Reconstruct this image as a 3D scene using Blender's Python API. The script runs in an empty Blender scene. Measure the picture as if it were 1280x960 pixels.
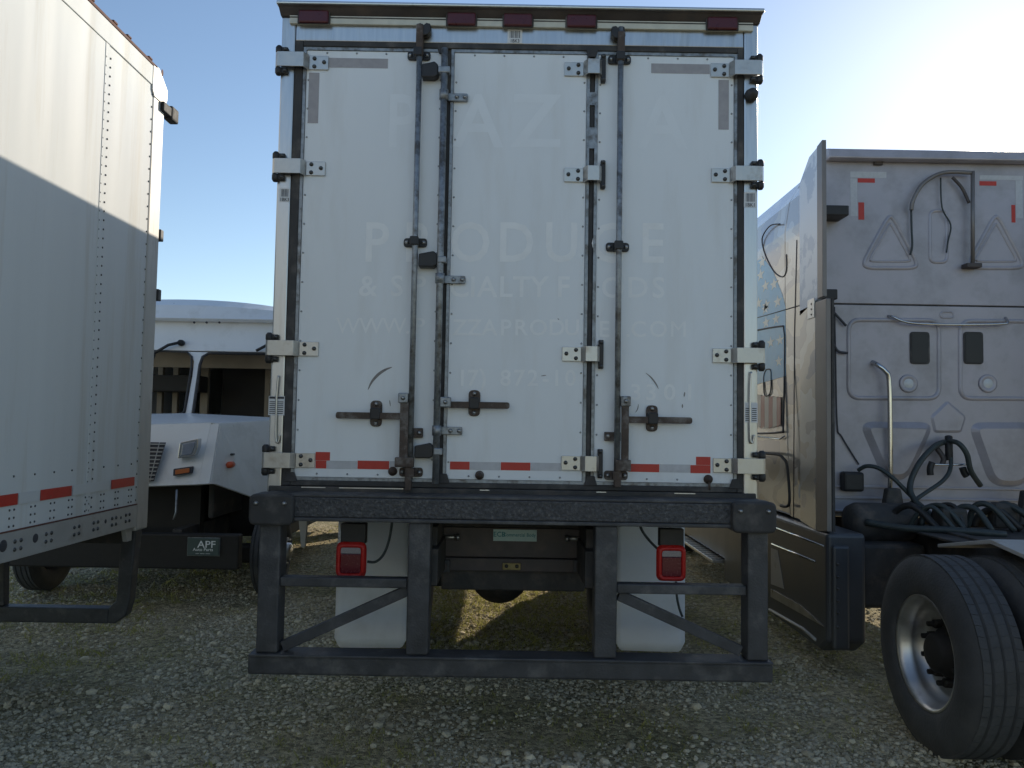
import bpy, math, random
import numpy as np
from mathutils import Vector, Matrix

random.seed(7)
rng = np.random.default_rng(11)
RAD = math.radians
SC = bpy.context.scene
COL = SC.collection

# ------------------------------------------------------------------ camera
F = 970.0                       # focal length in pixels of the 1280 px wide photograph
CAM = Vector((0, 0, 1.70))
ROT = Matrix.Rotation(RAD(90 + 2.95), 3, 'X') @ Matrix.Rotation(RAD(0.95), 3, 'Z')
cd = bpy.data.cameras.new('camera')
cam = bpy.data.objects.new('camera', cd)
COL.objects.link(cam)
cd.sensor_width = 36.0
cd.lens = F / 1280 * 36.0
cd.clip_start = 0.05
cd.clip_end = 3000
cam.matrix_world = Matrix.Translation(CAM) @ ROT.to_4x4()
SC.camera = cam

# ------------------------------------------------------------------ light
SUN_AZ, SUN_EL = RAD(33.5), RAD(22.9)
world = bpy.data.worlds.new('World')
SC.world = world
world.use_nodes = True
wn = world.node_tree.nodes
wl = world.node_tree.links
sky = wn.new('ShaderNodeTexSky')
sky.sky_type = 'NISHITA'
sky.sun_disc = False
sky.sun_elevation = SUN_EL
sky.sun_rotation = SUN_AZ
sky.altitude = 200
sky.air_density = 1.0
sky.dust_density = 0.2
sky.ozone_density = 1.2
wl.new(sky.outputs[0], wn['Background'].inputs[0])
wn['Background'].inputs[1].default_value = 0.125
sd = bpy.data.lights.new('sun', 'SUN')
sd.energy = 3.2
sd.angle = RAD(0.5)
sd.color = (1.0, 0.90, 0.74)
sun = bpy.data.objects.new('sun', sd)
COL.objects.link(sun)
sdir = Vector((math.sin(SUN_AZ) * math.cos(SUN_EL), math.cos(SUN_AZ) * math.cos(SUN_EL), math.sin(SUN_EL)))
sun.rotation_euler = sdir.to_track_quat('Z', 'Y').to_euler()
SC.view_settings.view_transform = 'Standard'
SC.view_settings.look = 'None'
SC.view_settings.gamma = 1.0
SC.view_settings.use_curve_mapping = False
SC.view_settings.exposure = 0.40

# ------------------------------------------------------------------ photo pixel -> place
def ray(px, py):
    return ROT @ Vector(((px - 640) / F, -(py - 480) / F, -1))
def PY(px, py, Y):
    d = ray(px, py); return CAM + d * (Y / d.y)
def PX(px, py, X):
    d = ray(px, py); return CAM + d * (X / d.x)
def PZ(px, py, Z=0.0):
    d = ray(px, py); return CAM + d * ((Z - CAM.z) / d.z)

# ------------------------------------------------------------------ materials
MATS = {}
def mat(name, col, rough=0.6, metal=0.0, var=0.12, vscale=6.0, col2=None, mix_scale=3.0, mix_lo=0.5, mix_hi=0.62,
        bump=0.0, bscale=60.0, stretch=None, spec=0.5, rvar=0.12, trans=0.0, island=0.0):
    """Principled material with noise in its colour, roughness and relief; col2 is wear or dirt in patches."""
    if name in MATS: return MATS[name]
    m = bpy.data.materials.new(name); m.use_nodes = True
    nt = m.node_tree; N = nt.nodes; L = nt.links
    b = N['Principled BSDF']
    tc = N.new('ShaderNodeTexCoord'); mp = N.new('ShaderNodeMapping')
    geo = N.new('ShaderNodeNewGeometry')
    L.new(geo.outputs['Position'], mp.inputs['Vector'])
    if stretch: mp.inputs['Scale'].default_value = stretch
    n1 = N.new('ShaderNodeTexNoise'); n1.inputs['Scale'].default_value = vscale; n1.inputs['Detail'].default_value = 6
    L.new(mp.outputs[0], n1.inputs['Vector'])
    hsv = N.new('ShaderNodeHueSaturation')
    mr = N.new('ShaderNodeMapRange')
    mr.inputs['From Min'].default_value = 0.25; mr.inputs['From Max'].default_value = 0.75
    mr.inputs['To Min'].default_value = 1 - var; mr.inputs['To Max'].default_value = 1 + var
    L.new(n1.outputs['Fac'], mr.inputs['Value'])
    if island:
        ir = N.new('ShaderNodeMapRange'); ir.inputs['To Min'].default_value = 1 - island; ir.inputs['To Max'].default_value = 1 + island
        L.new(geo.outputs['Random Per Island'], ir.inputs['Value'])
        mm = N.new('ShaderNodeMath'); mm.operation = 'MULTIPLY'
        L.new(mr.outputs[0], mm.inputs[0]); L.new(ir.outputs[0], mm.inputs[1]); L.new(mm.outputs[0], hsv.inputs['Value'])
    else:
        L.new(mr.outputs[0], hsv.inputs['Value'])
    if col2:
        n2 = N.new('ShaderNodeTexNoise'); n2.inputs['Scale'].default_value = mix_scale; n2.inputs['Detail'].default_value = 8
        n2.inputs['Roughness'].default_value = 0.65
        L.new(mp.outputs[0], n2.inputs['Vector'])
        r2 = N.new('ShaderNodeMapRange'); r2.inputs['From Min'].default_value = mix_lo; r2.inputs['From Max'].default_value = mix_hi
        L.new(n2.outputs['Fac'], r2.inputs['Value'])
        mx = N.new('ShaderNodeMix'); mx.data_type = 'RGBA'
        mx.inputs['A'].default_value = (*col, 1); mx.inputs['B'].default_value = (*col2, 1)
        L.new(r2.outputs[0], mx.inputs['Factor']); L.new(mx.outputs['Result'], hsv.inputs['Color'])
    else:
        hsv.inputs['Color'].default_value = (*col, 1)
    L.new(hsv.outputs[0], b.inputs['Base Color'])
    rr = N.new('ShaderNodeMapRange'); rr.inputs['To Min'].default_value = max(0.02, rough - rvar); rr.inputs['To Max'].default_value = min(1, rough + rvar)
    L.new(n1.outputs['Fac'], rr.inputs['Value']); L.new(rr.outputs[0], b.inputs['Roughness'])
    b.inputs['Metallic'].default_value = metal
    b.inputs['Specular IOR Level'].default_value = spec
    if bump:
        n3 = N.new('ShaderNodeTexNoise'); n3.inputs['Scale'].default_value = bscale; n3.inputs['Detail'].default_value = 5
        L.new(mp.outputs[0], n3.inputs['Vector'])
        bp = N.new('ShaderNodeBump'); bp.inputs['Strength'].default_value = bump; bp.inputs['Distance'].default_value = 0.01
        L.new(n3.outputs['Fac'], bp.inputs['Height']); L.new(bp.outputs[0], b.inputs['Normal'])
    if trans:
        t = N.new('ShaderNodeBsdfTranslucent'); t.inputs['Color'].default_value = (*col, 1)
        ms = N.new('ShaderNodeMixShader'); ms.inputs[0].default_value = trans
        L.new(b.outputs[0], ms.inputs[1]); L.new(t.outputs[0], ms.inputs[2])
        L.new(ms.outputs[0], N['Material Output'].inputs['Surface'])
    MATS[name] = m
    return m

M_door = mat('door_white', (0.765, 0.79, 0.81), 0.42, var=0.035, vscale=1.4, col2=(0.70, 0.71, 0.71), mix_scale=2.2, mix_lo=0.5, mix_hi=0.75, stretch=(3, 3, 0.5))
M_steel = mat('stainless', (0.55, 0.55, 0.545), 0.33, 1.0, var=0.08, vscale=14, stretch=(4, 4, 0.4), col2=(0.42, 0.40, 0.36), mix_scale=4, mix_lo=0.55, mix_hi=0.8)
M_hinge = mat('hinge_steel', (0.52, 0.505, 0.475), 0.38, 0.85, var=0.08, vscale=25, col2=(0.36, 0.31, 0.26), mix_scale=9, mix_lo=0.56, mix_hi=0.75)
M_galv = mat('galvanised', (0.30, 0.32, 0.34), 0.5, 0.7, var=0.3, vscale=40, col2=(0.14, 0.13, 0.12), mix_scale=14, mix_lo=0.5, mix_hi=0.65)
M_rubber = mat('seal_rubber', (0.042, 0.040, 0.040), 0.7, var=0.3, vscale=10, col2=(0.11, 0.10, 0.09), mix_scale=5, mix_lo=0.52, mix_hi=0.72)
M_black = mat('black_hardware', (0.028, 0.027, 0.028), 0.5, 0.2, var=0.3, vscale=20)
M_rust = mat('rusty_bar', (0.085, 0.062, 0.05), 0.7, 0.3, var=0.3, vscale=25, col2=(0.19, 0.17, 0.155), mix_scale=14, mix_lo=0.5, mix_hi=0.65)
M_bump = mat('bumper_black', (0.062, 0.062, 0.066), 0.55, 0.2, var=0.35, vscale=9, col2=(0.15, 0.145, 0.14), mix_scale=7, mix_lo=0.52, mix_hi=0.76, bump=0.25, bscale=90)
M_tread = mat('bumper_tread', (0.062, 0.062, 0.066), 0.6, 0.2, var=0.5, vscale=70, col2=(0.12, 0.116, 0.112), mix_scale=60, mix_lo=0.52, mix_hi=0.66, bump=0.8, bscale=70)
M_bolt = mat('bolt', (0.34, 0.34, 0.34), 0.35, 0.9, var=0.2, vscale=60)
M_dbolt = mat('dark_bolt', (0.10, 0.10, 0.10), 0.4, 0.8, var=0.2, vscale=60)
M_rivet = mat('rivet', (0.32, 0.33, 0.34), 0.4, 0.6, var=0.15, vscale=40)
M_red = mat('red_tape', (0.50, 0.035, 0.022), 0.45, var=0.1, vscale=30, col2=(0.36, 0.06, 0.045), mix_scale=30, mix_lo=0.55, mix_hi=0.7)
M_wtape = mat('white_tape', (0.50, 0.50, 0.52), 0.4, var=0.1, vscale=35)
M_gtape = mat('tape_residue', (0.36, 0.34, 0.35), 0.6, var=0.12, vscale=25)
M_lens = mat('marker_lens', (0.075, 0.010, 0.014), 0.3, var=0.1, vscale=20)
M_tail = mat('tail_ring', (0.72, 0.035, 0.03), 0.3, var=0.05, vscale=20, trans=0.35)
M_tlens = mat('tail_lens', (0.13, 0.014, 0.022), 0.25, var=0.15, vscale=90)
M_clear = mat('clear_lens', (0.30, 0.27, 0.28), 0.2, var=0.2, vscale=140)
M_strip = mat('pale_strip', (0.56, 0.55, 0.48), 0.5, var=0.1, vscale=20)
M_flap = mat('flap_white', (0.86, 0.875, 0.90), 0.42, var=0.06, vscale=5, col2=(0.66, 0.66, 0.65), mix_scale=3, mix_lo=0.55, mix_hi=0.8, trans=0.25)
M_under = mat('undercarriage', (0.05, 0.047, 0.045), 0.7, 0.1, var=0.4, vscale=8, col2=(0.11, 0.09, 0.075), mix_scale=7, mix_lo=0.5, mix_hi=0.7, bump=0.3, bscale=40)
M_plate = mat('brown_plate', (0.085, 0.072, 0.070), 0.6, 0.3, var=0.25, vscale=7, col2=(0.13, 0.10, 0.085), mix_scale=5, mix_lo=0.5, mix_hi=0.7)
M_ghost = mat('ghost_letter', (0.855, 0.865, 0.865), 0.5, var=0.03, vscale=12, col2=(0.80, 0.805, 0.80), mix_scale=9, mix_lo=0.5, mix_hi=0.7)
M_ghost2 = mat('ghost_letter_faint', (0.795, 0.82, 0.84), 0.48, var=0.03, vscale=12, col2=(0.775, 0.80, 0.82), mix_scale=6, mix_lo=0.5, mix_hi=0.7)
M_paper = mat('sticker_paper', (0.66, 0.67, 0.68), 0.55, var=0.05, vscale=40)
M_ink = mat('ink', (0.05, 0.05, 0.06), 0.6, var=0.1, vscale=40)
M_teal = mat('teal_ink', (0.02, 0.19, 0.21), 0.5, var=0.1, vscale=40)
M_mint = mat('mint_sticker', (0.42, 0.56, 0.53), 0.5, var=0.06, vscale=40)
M_tan = mat('tan_bracket', (0.30, 0.24, 0.10), 0.6, 0.2, var=0.2, vscale=40)
M_scuff = mat('scuff', (0.23, 0.21, 0.20), 0.7, var=0.2, vscale=60)
M_box = mat('box_side', (0.62, 0.63, 0.63), 0.4, var=0.05, vscale=2, stretch=(2, 2, 0.4))
M_tsteel = mat('trailer_post', (0.47, 0.45, 0.42), 0.5, 0.25, var=0.12, vscale=5, col2=(0.31, 0.24, 0.19), mix_scale=4, mix_lo=0.6, mix_hi=0.78, stretch=(3, 3, 0.6))
M_trail = mat('trailer_panel', (0.66, 0.67, 0.66), 0.62, var=0.03, vscale=2.5, col2=(0.55, 0.52, 0.46), mix_scale=2.0, mix_lo=0.52, mix_hi=0.74, stretch=(3.2, 3.2, 0.2), spec=0.3)
M_trail2 = mat('trailer_rail', (0.43, 0.42, 0.40), 0.5, 0.15, var=0.1, vscale=6, col2=(0.25, 0.22, 0.19), mix_scale=6, mix_lo=0.56, mix_hi=0.76)
M_rusttop = mat('rust_edge', (0.13, 0.05, 0.035), 0.8, 0.1, var=0.35, vscale=25)
M_tyre = mat('tyre_rubber', (0.058, 0.058, 0.060), 0.75, var=0.25, vscale=9, col2=(0.085, 0.083, 0.08), mix_scale=5, mix_lo=0.5, mix_hi=0.8, bump=0.35, bscale=70)
M_rim = mat('rim_alloy', (0.50, 0.49, 0.48), 0.33, 0.9, var=0.14, vscale=9, col2=(0.27, 0.23, 0.21), mix_scale=6, mix_lo=0.5, mix_hi=0.75)
M_hub = mat('hub_dark', (0.025, 0.022, 0.02), 0.7, 0.2, var=0.3, vscale=30)
M_cabw = mat('cab_wall', (0.41, 0.385, 0.42), 0.42, 0.25, var=0.09, vscale=3.5, col2=(0.30, 0.285, 0.295), mix_scale=3.2, mix_lo=0.46, mix_hi=0.72)
M_ext = mat('extender_blue', (0.70, 0.76, 0.84), 0.35, var=0.05, vscale=3, col2=(0.50, 0.57, 0.68), mix_scale=3.2, mix_lo=0.52, mix_hi=0.56)
M_edge = mat('extender_edge', (0.20, 0.18, 0.17), 0.4, 0.3, var=0.15, vscale=6)
M_chrome = mat('chrome_trim', (0.55, 0.55, 0.55), 0.18, 1.0, var=0.06, vscale=10)
M_skirt = mat('skirt_dark', (0.07, 0.073, 0.08), 0.4, 0.15, var=0.15, vscale=4)
M_blue = mat('flag_blue', (0.26, 0.52, 0.74), 0.35, var=0.12, vscale=5)
M_star = mat('star_cream', (0.80, 0.80, 0.72), 0.4, var=0.05, vscale=10)
M_stripe = mat('stripe_red', (0.42, 0.16, 0.13), 0.4, var=0.12, vscale=8)
M_stripew = mat('stripe_white', (0.60, 0.54, 0.47), 0.4, var=0.08, vscale=8)
M_glassd = mat('dark_glass', (0.03, 0.03, 0.034), 0.25, var=0.05, vscale=5, rvar=0.03, spec=0.25)
M_hose = mat('hose', (0.035, 0.045, 0.045), 0.5, var=0.2, vscale=20)
M_van = mat('van_white', (0.78, 0.79, 0.79), 0.32, var=0.04, vscale=3, col2=(0.58, 0.58, 0.56), mix_scale=3, mix_lo=0.55, mix_hi=0.8)
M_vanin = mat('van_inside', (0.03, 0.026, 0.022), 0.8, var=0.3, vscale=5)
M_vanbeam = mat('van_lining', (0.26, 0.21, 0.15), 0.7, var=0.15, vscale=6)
M_amber = mat('amber_lens', (0.55, 0.16, 0.05), 0.3, var=0.08, vscale=20)
M_orange = mat('orange_reflector', (0.72, 0.13, 0.05), 0.3, var=0.05, vscale=20)
M_head = mat('headlight_lens', (0.30, 0.33, 0.40), 0.12, 0.3, var=0.1, vscale=30, rvar=0.04)
M_pgreen = mat('plate_green', (0.06, 0.09, 0.085), 0.5, var=0.1, vscale=30)
M_ptext = mat('plate_letters', (0.80, 0.82, 0.82), 0.5, var=0.05, vscale=30)
M_stone = mat('gravel_stone', (0.50, 0.435, 0.31), 0.9, var=0.15, vscale=30, island=0.32)
M_grass = mat('grass_blade', (0.34, 0.32, 0.10), 0.7, var=0.25, vscale=2.0, island=0.4, trans=0.45)
M_wood = mat('weathered_wood', (0.22, 0.20, 0.17), 0.85, var=0.2, vscale=14, stretch=(1, 8, 8))

def camo_material():
    m = bpy.data.materials.new('camo_paint'); m.use_nodes = True
    nt = m.node_tree; N = nt.nodes; L = nt.links; b = N['Principled BSDF']
    geo = N.new('ShaderNodeNewGeometry')
    v = N.new('ShaderNodeTexNoise'); v.inputs['Scale'].default_value = 1.9; v.inputs['Detail'].default_value = 3.0
    mp = N.new('ShaderNodeMapping'); mp.inputs['Scale'].default_value = (1, 0.55, 1); mp.inputs['Location'].default_value = (0.3, 1.7, 0.2)
    L.new(geo.outputs['Position'], mp.inputs['Vector']); L.new(mp.outputs[0], v.inputs['Vector'])
    cr = N.new('ShaderNodeValToRGB'); cr.color_ramp.interpolation = 'CONSTANT'
    e = cr.color_ramp.elements
    e[0].position = 0.0; e[0].color = (0.34, 0.32, 0.32, 1)
    e[1].position = 0.43; e[1].color = (0.47, 0.43, 0.37, 1)
    for p, c in ((0.50, (0.55, 0.53, 0.49, 1)), (0.57, (0.41, 0.39, 0.37, 1)), (0.64, (0.53, 0.49, 0.42, 1))):
        k = e.new(p); k.color = c
    L.new(v.outputs['Fac'], cr.inputs['Fac']); L.new(cr.outputs[0], b.inputs['Base Color'])
    b.inputs['Roughness'].default_value = 0.22
    b.inputs['Metallic'].default_value = 0.25
    b.inputs['Coat Weight'].default_value = 0.4
    return m
M_camo = camo_material()

def ground_material():
    m = bpy.data.materials.new('gravel_ground'); m.use_nodes = True
    nt = m.node_tree; N = nt.nodes; L = nt.links; b = N['Principled BSDF']
    geo = N.new('ShaderNodeNewGeometry')
    big = N.new('ShaderNodeTexNoise'); big.inputs['Scale'].default_value = 0.9; big.inputs['Detail'].default_value = 7
    vor = N.new('ShaderNodeTexVoronoi'); vor.inputs['Scale'].default_value = 42
    vor2 = N.new('ShaderNodeTexVoronoi'); vor2.inputs['Scale'].default_value = 95
    fine = N.new('ShaderNodeTexNoise'); fine.inputs['Scale'].default_value = 40; fine.inputs['Detail'].default_value = 8
    for n in (big, vor, vor2, fine): L.new(geo.outputs['Position'], n.inputs['Vector'])
    cr = N.new('ShaderNodeValToRGB'); e = cr.color_ramp.elements
    e[0].position = 0.36; e[0].color = (0.33, 0.29, 0.16, 1)
    e[1].position = 0.50; e[1].color = (0.43, 0.355, 0.21, 1)
    k = e.new(0.64); k.color = (0.50, 0.42, 0.27, 1)
    L.new(big.outputs['Fac'], cr.inputs['Fac'])
    sep = N.new('ShaderNodeSeparateColor'); L.new(vor.outputs['Color'], sep.inputs[0])
    mr = N.new('ShaderNodeMapRange'); mr.inputs['To Min'].default_value = 0.55; mr.inputs['To Max'].default_value = 1.5
    L.new(sep.outputs[0], mr.inputs['Value'])
    mr2 = N.new('ShaderNodeMapRange'); mr2.inputs['To Min'].default_value = 0.7; mr2.inputs['To Max'].default_value = 1.3
    L.new(fine.outputs['Fac'], mr2.inputs['Value'])
    mu = N.new('ShaderNodeMath'); mu.operation = 'MULTIPLY'; L.new(mr.outputs[0], mu.inputs[0]); L.new(mr2.outputs[0], mu.inputs[1])
    hsv = N.new('ShaderNodeHueSaturation'); L.new(cr.outputs[0], hsv.inputs['Color']); L.new(mu.outputs[0], hsv.inputs['Value'])
    L.new(hsv.outputs[0], b.inputs['Base Color'])
    b.inputs['Roughness'].default_value = 0.95
    b.inputs['Specular IOR Level'].default_value = 0.2
    ad = N.new('ShaderNodeMath'); ad.operation = 'ADD'; L.new(vor.outputs['Distance'], ad.inputs[0]); L.new(vor2.outputs['Distance'], ad.inputs[1])
    inv = N.new('ShaderNodeMath'); inv.operation = 'SUBTRACT'; inv.inputs[0].default_value = 1; L.new(ad.outputs[0], inv.inputs[1])
    bp = N.new('ShaderNodeBump'); bp.inputs['Strength'].default_value = 0.8; bp.inputs['Distance'].default_value = 0.02
    L.new(inv.outputs[0], bp.inputs['Height']); L.new(bp.outputs[0], b.inputs['Normal'])
    return m
M_ground = ground_material()

# ------------------------------------------------------------------ mesh helpers
WLOC = {}
class MB:
    """Collects shapes in world coordinates; build() links them as one mesh object."""
    def __init__(s): s.v = []; s.f = []; s.sm = []
    def add(s, vs, fs, smooth=False):
        o = len(s.v); s.v += [tuple(v) for v in vs]
        s.f += [tuple(i + o for i in f) for f in fs]; s.sm += [smooth] * len(fs)
        return s
    def box(s, x0, x1, y0, y1, z0, z1):
        vs = [(x, y, z) for x in (x0, x1) for y in (y0, y1) for z in (z0, z1)]
        return s.add(vs, [(0, 1, 3, 2), (4, 6, 7, 5), (0, 4, 5, 1), (2, 3, 7, 6), (0, 2, 6, 4), (1, 5, 7, 3)])
    def prism(s, pts, axis, a, b, taper=None):
        """polygon in the plane normal to axis, from a to b; taper: the b end shrunk about its centre by metres"""
        def put(p, t):
            if axis == 'x': return (t, p[0], p[1])
            if axis == 'y': return (p[0], t, p[1])
            return (p[0], p[1], t)
        n = len(pts); q = pts
        if taper: q = inset(pts, taper)
        vs = [put(p, a) for p in pts] + [put(p, b) for p in q]
        fs = [tuple(range(n))[::-1], tuple(range(n, 2 * n))] + [(i, (i + 1) % n, n + (i + 1) % n, n + i) for i in range(n)]
        return s.add(vs, fs)
    def tube(s, path, r, n=10, smooth=True, flat=1.0):
        P = [Vector(p) for p in path]; vs = []; fs = []
        rs = r if isinstance(r, (list, tuple)) else [r] * len(P)
        up = Vector((0.13, 0.21, 0.97)).normalized()
        for i, p in enumerate(P):
            t = (P[min(i + 1, len(P) - 1)] - P[max(i - 1, 0)]).normalized()
            a = t.cross(up)
            if a.length < 0.05: a = t.cross(Vector((1, 0.2, 0)))
            a.normalize(); c = a.cross(t).normalized(); up = c
            for k in range(n):
                g = 2 * math.pi * k / n
                vs.append(p + (a * math.cos(g) + c * math.sin(g)) * rs[i])
        for i in range(len(P) - 1):
            for k in range(n):
                k2 = (k + 1) % n
                fs.append((i * n + k, i * n + k2, (i + 1) * n + k2, (i + 1) * n + k))
        fs.append(tuple(range(n))[::-1]); fs.append(tuple(range((len(P) - 1) * n, len(P) * n)))
        return s.add(vs, fs, smooth)
    def lathe(s, prof, c, axis='x', n=48, smooth=True, closed=False, caps=True):
        """prof: (axial, radius) pairs about an axis through c"""
        vs = []; fs = []
        for (a, r) in prof:
            for k in range(n):
                g = 2 * math.pi * k / n
                if axis == 'x': vs.append((c[0] + a, c[1] + r * math.cos(g), c[2] + r * math.sin(g)))
                elif axis == 'y': vs.append((c[0] + r * math.cos(g), c[1] + a, c[2] + r * math.sin(g)))
                else: vs.append((c[0] + r * math.cos(g), c[1] + r * math.sin(g), c[2] + a))
        m = len(prof)
        for i in range(m if closed else m - 1):
            j = (i + 1) % m
            for k in range(n):
                k2 = (k + 1) % n
                fs.append((i * n + k, i * n + k2, j * n + k2, j * n + k))
        if not closed and caps:
            if prof[0][1] > 1e-4: fs.append(tuple(range(n)))
            if prof[-1][1] > 1e-4: fs.append(tuple(range((m - 1) * n, m * n))[::-1])
        return s.add(vs, fs, smooth)
    def build(s, name, m, parent=None, bevel=0.0, kind=None, segs=2):
        A = np.array(s.v, float); c = (A.min(0) + A.max(0)) / 2
        me = bpy.data.meshes.new(name)
        me.from_pydata([tuple(x) for x in (A - c)], [], s.f)
        me.polygons.foreach_set('use_smooth', s.sm)
        me.materials.append(m)
        import bmesh
        bm = bmesh.new(); bm.from_mesh(me); bmesh.ops.recalc_face_normals(bm, faces=bm.faces); bm.to_mesh(me); bm.free()
        return link(name, me, Vector(c), parent, bevel, kind, segs)

def link(name, me, wloc, parent=None, bevel=0.0, kind=None, segs=2):
    o = bpy.data.objects.new(name, me); COL.objects.link(o)
    o.location = wloc - (WLOC[parent.name] if parent else Vector((0, 0, 0)))
    if parent: o.parent = parent
    WLOC[o.name] = Vector(wloc)
    if bevel:
        b = o.modifiers.new('bevel', 'BEVEL'); b.width = bevel; b.segments = segs; b.limit_method = 'ANGLE'; b.angle_limit = RAD(40)
    if kind: o['kind'] = kind
    return o

def thing(name, label, cat, loc, group=None):
    o = bpy.data.objects.new(name, None); COL.objects.link(o)
    o.location = loc; WLOC[o.name] = Vector(loc); o['label'] = label; o['category'] = cat; o.empty_display_size = 0.3
    if group: o['group'] = group
    return o

def B(name, m, parent, x0, x1, y0, y1, z0, z1, bevel=0.0, kind=None):
    return MB().box(min(x0, x1), max(x0, x1), min(y0, y1), max(y0, y1), min(z0, z1), max(z0, z1)).build(name, m, parent, bevel, kind)

def inset(pts, d):
    n = len(pts); out = []
    area = sum(pts[i][0] * pts[(i + 1) % n][1] - pts[(i + 1) % n][0] * pts[i][1] for i in range(n))
    sg = 1 if area > 0 else -1
    for i in range(n):
        p0 = Vector(pts[i - 1]); p1 = Vector(pts[i]); p2 = Vector(pts[(i + 1) % n])
        e1 = (p1 - p0).normalized(); e2 = (p2 - p1).normalized()
        n1 = Vector((-e1.y, e1.x)) * sg; n2 = Vector((-e2.y, e2.x)) * sg
        h = (n1 + n2); h = h / max(0.3, h.length_squared) * 2 if h.length > 1e-6 else n1
        out.append(tuple(p1 + h * d))
    return out

def rounded(pts, r, n=5):
    """polygon with its corners rounded"""
    out = []; N = len(pts)
    for i in range(N):
        p0 = Vector(pts[i - 1]); p1 = Vector(pts[i]); p2 = Vector(pts[(i + 1) % N])
        a = p1 + (p0 - p1).normalized() * min(r, (p0 - p1).length * 0.45)
        b = p1 + (p2 - p1).normalized() * min(r, (p2 - p1).length * 0.45)
        for k in range(n + 1):
            t = k / n
            out.append(tuple(a * (1 - t) ** 2 + p1 * 2 * t * (1 - t) + b * t * t))
    return out

def rrect(x0, x1, z0, z1, r, n=4):
    return rounded([(x0, z0), (x1, z0), (x1, z1), (x0, z1)], r, n)

def smooth_path(pts, n=6):
    P = [Vector(p) for p in pts]; out = []
    for i in range(len(P) - 1):
        a, b, c, d = P[max(i - 1, 0)], P[i], P[i + 1], P[min(i + 2, len(P) - 1)]
        for k in range(n):
            t = k / n
            out.append(0.5 * ((2 * b) + (c - a) * t + (2 * a - 5 * b + 4 * c - d) * t * t + (3 * b - a - 3 * c + d) * t ** 3))
    out.append(P[-1]); return out

def text_mesh(items, y, proud=0.0008):
    """items: (string, x, z, height, width factor) set upright in the plane y, facing the camera side (-Y); returns an MB"""
    mb = MB()
    for (ch, x, z, h, wf) in items:
        cu = bpy.data.curves.new('t', 'FONT'); cu.body = ch; cu.size = h / 0.70; cu.align_x = 'CENTER'; cu.resolution_u = 3; cu.offset = (0.0 if ch in 'MW' else 0.012) * cu.size
        ob = bpy.data.objects.new('t', cu); COL.objects.link(ob)
        me = bpy.data.meshes.new_from_object(ob.evaluated_get(bpy.context.evaluated_depsgraph_get()))
        vs = [(x + v.co.x * wf, y - proud, z - h / 2 + v.co.y) for v in me.vertices]
        mb.add(vs, [tuple(p.vertices) for p in me.polygons])
        bpy.data.objects.remove(ob); bpy.data.curves.remove(cu); bpy.data.meshes.remove(me)
    return mb

def unit_mesh(name, mb, m):
    me = bpy.data.meshes.new(name); me.from_pydata(mb.v, [], mb.f); me.polygons.foreach_set('use_smooth', mb.sm)
    me.materials.append(m); return me

# ------------------------------------------------------------------ ground
def lattice(fine0, fine1, step, far0, far1):
    c = list(np.arange(fine0, fine1 + 1e-6, step)); s = step
    x = fine1
    while x < far1: s *= 1.35; x += s; c.append(x)
    s = step; x = fine0
    while x > far0: s *= 1.35; x -= s; c.insert(0, x)
    return np.array(c)
def vnoise(x, y, seed):
    r = np.random.default_rng(seed); T = r.random((64, 64))
    xi = np.floor(x).astype(int); yi = np.floor(y).astype(int); fx = x - xi; fy = y - yi
    fx = fx * fx * (3 - 2 * fx); fy = fy * fy * (3 - 2 * fy)
    g = lambda a, b: T[a % 64, b % 64]
    return (g(xi, yi) * (1 - fx) * (1 - fy) + g(xi + 1, yi) * fx * (1 - fy) + g(xi, yi + 1) * (1 - fx) * fy + g(xi + 1, yi + 1) * fx * fy)
def height(x, y):
    return 0.030 * (vnoise(x * 0.9, y * 0.9, 1) - 0.5) + 0.022 * (vnoise(x * 3.1, y * 3.1, 2) - 0.5) + 0.010 * (vnoise(x * 9, y * 9, 3) - 0.5) - 0.012
gx = lattice(-9, 6, 0.07, -900, 900); gy = lattice(2.4, 13, 0.07, -400, 1500)
GX, GY = np.meshgrid(gx, gy, indexing='ij')
fade = np.clip(1 - (np.hypot(GX, GY - 6) - 30) / 60, 0, 1)
GZ = height(GX, GY) * fade
nv = len(gx), len(gy)
idx = np.arange(nv[0] * nv[1]).reshape(nv)
quads = np.stack([idx[:-1, :-1], idx[1:, :-1], idx[1:, 1:], idx[:-1, 1:]], -1).reshape(-1, 4)
def np_mesh(name, V, Fq, m, smooth=True):
    me = bpy.data.meshes.new(name); k = Fq.shape[1]
    me.vertices.add(len(V)); me.vertices.foreach_set('co', V.astype(np.float32).ravel())
    me.loops.add(Fq.size); me.loops.foreach_set('vertex_index', Fq.astype(np.int32).ravel())
    me.polygons.add(len(Fq)); me.polygons.foreach_set('loop_start', np.arange(0, Fq.size, k, dtype=np.int32))
    me.polygons.foreach_set('loop_total', np.full(len(Fq), k, dtype=np.int32))
    me.polygons.foreach_set('use_smooth', np.full(len(Fq), smooth)); me.update(calc_edges=True); me.validate()
    me.materials.append(m); return me
g = link('ground', np_mesh('ground', np.stack([GX, GY, GZ], -1).reshape(-1, 3), quads, M_ground), Vector((0, 0, 0)))
g['kind'] = 'structure'; g['label'] = 'shaded gravel and dirt yard with thin grass'

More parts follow.
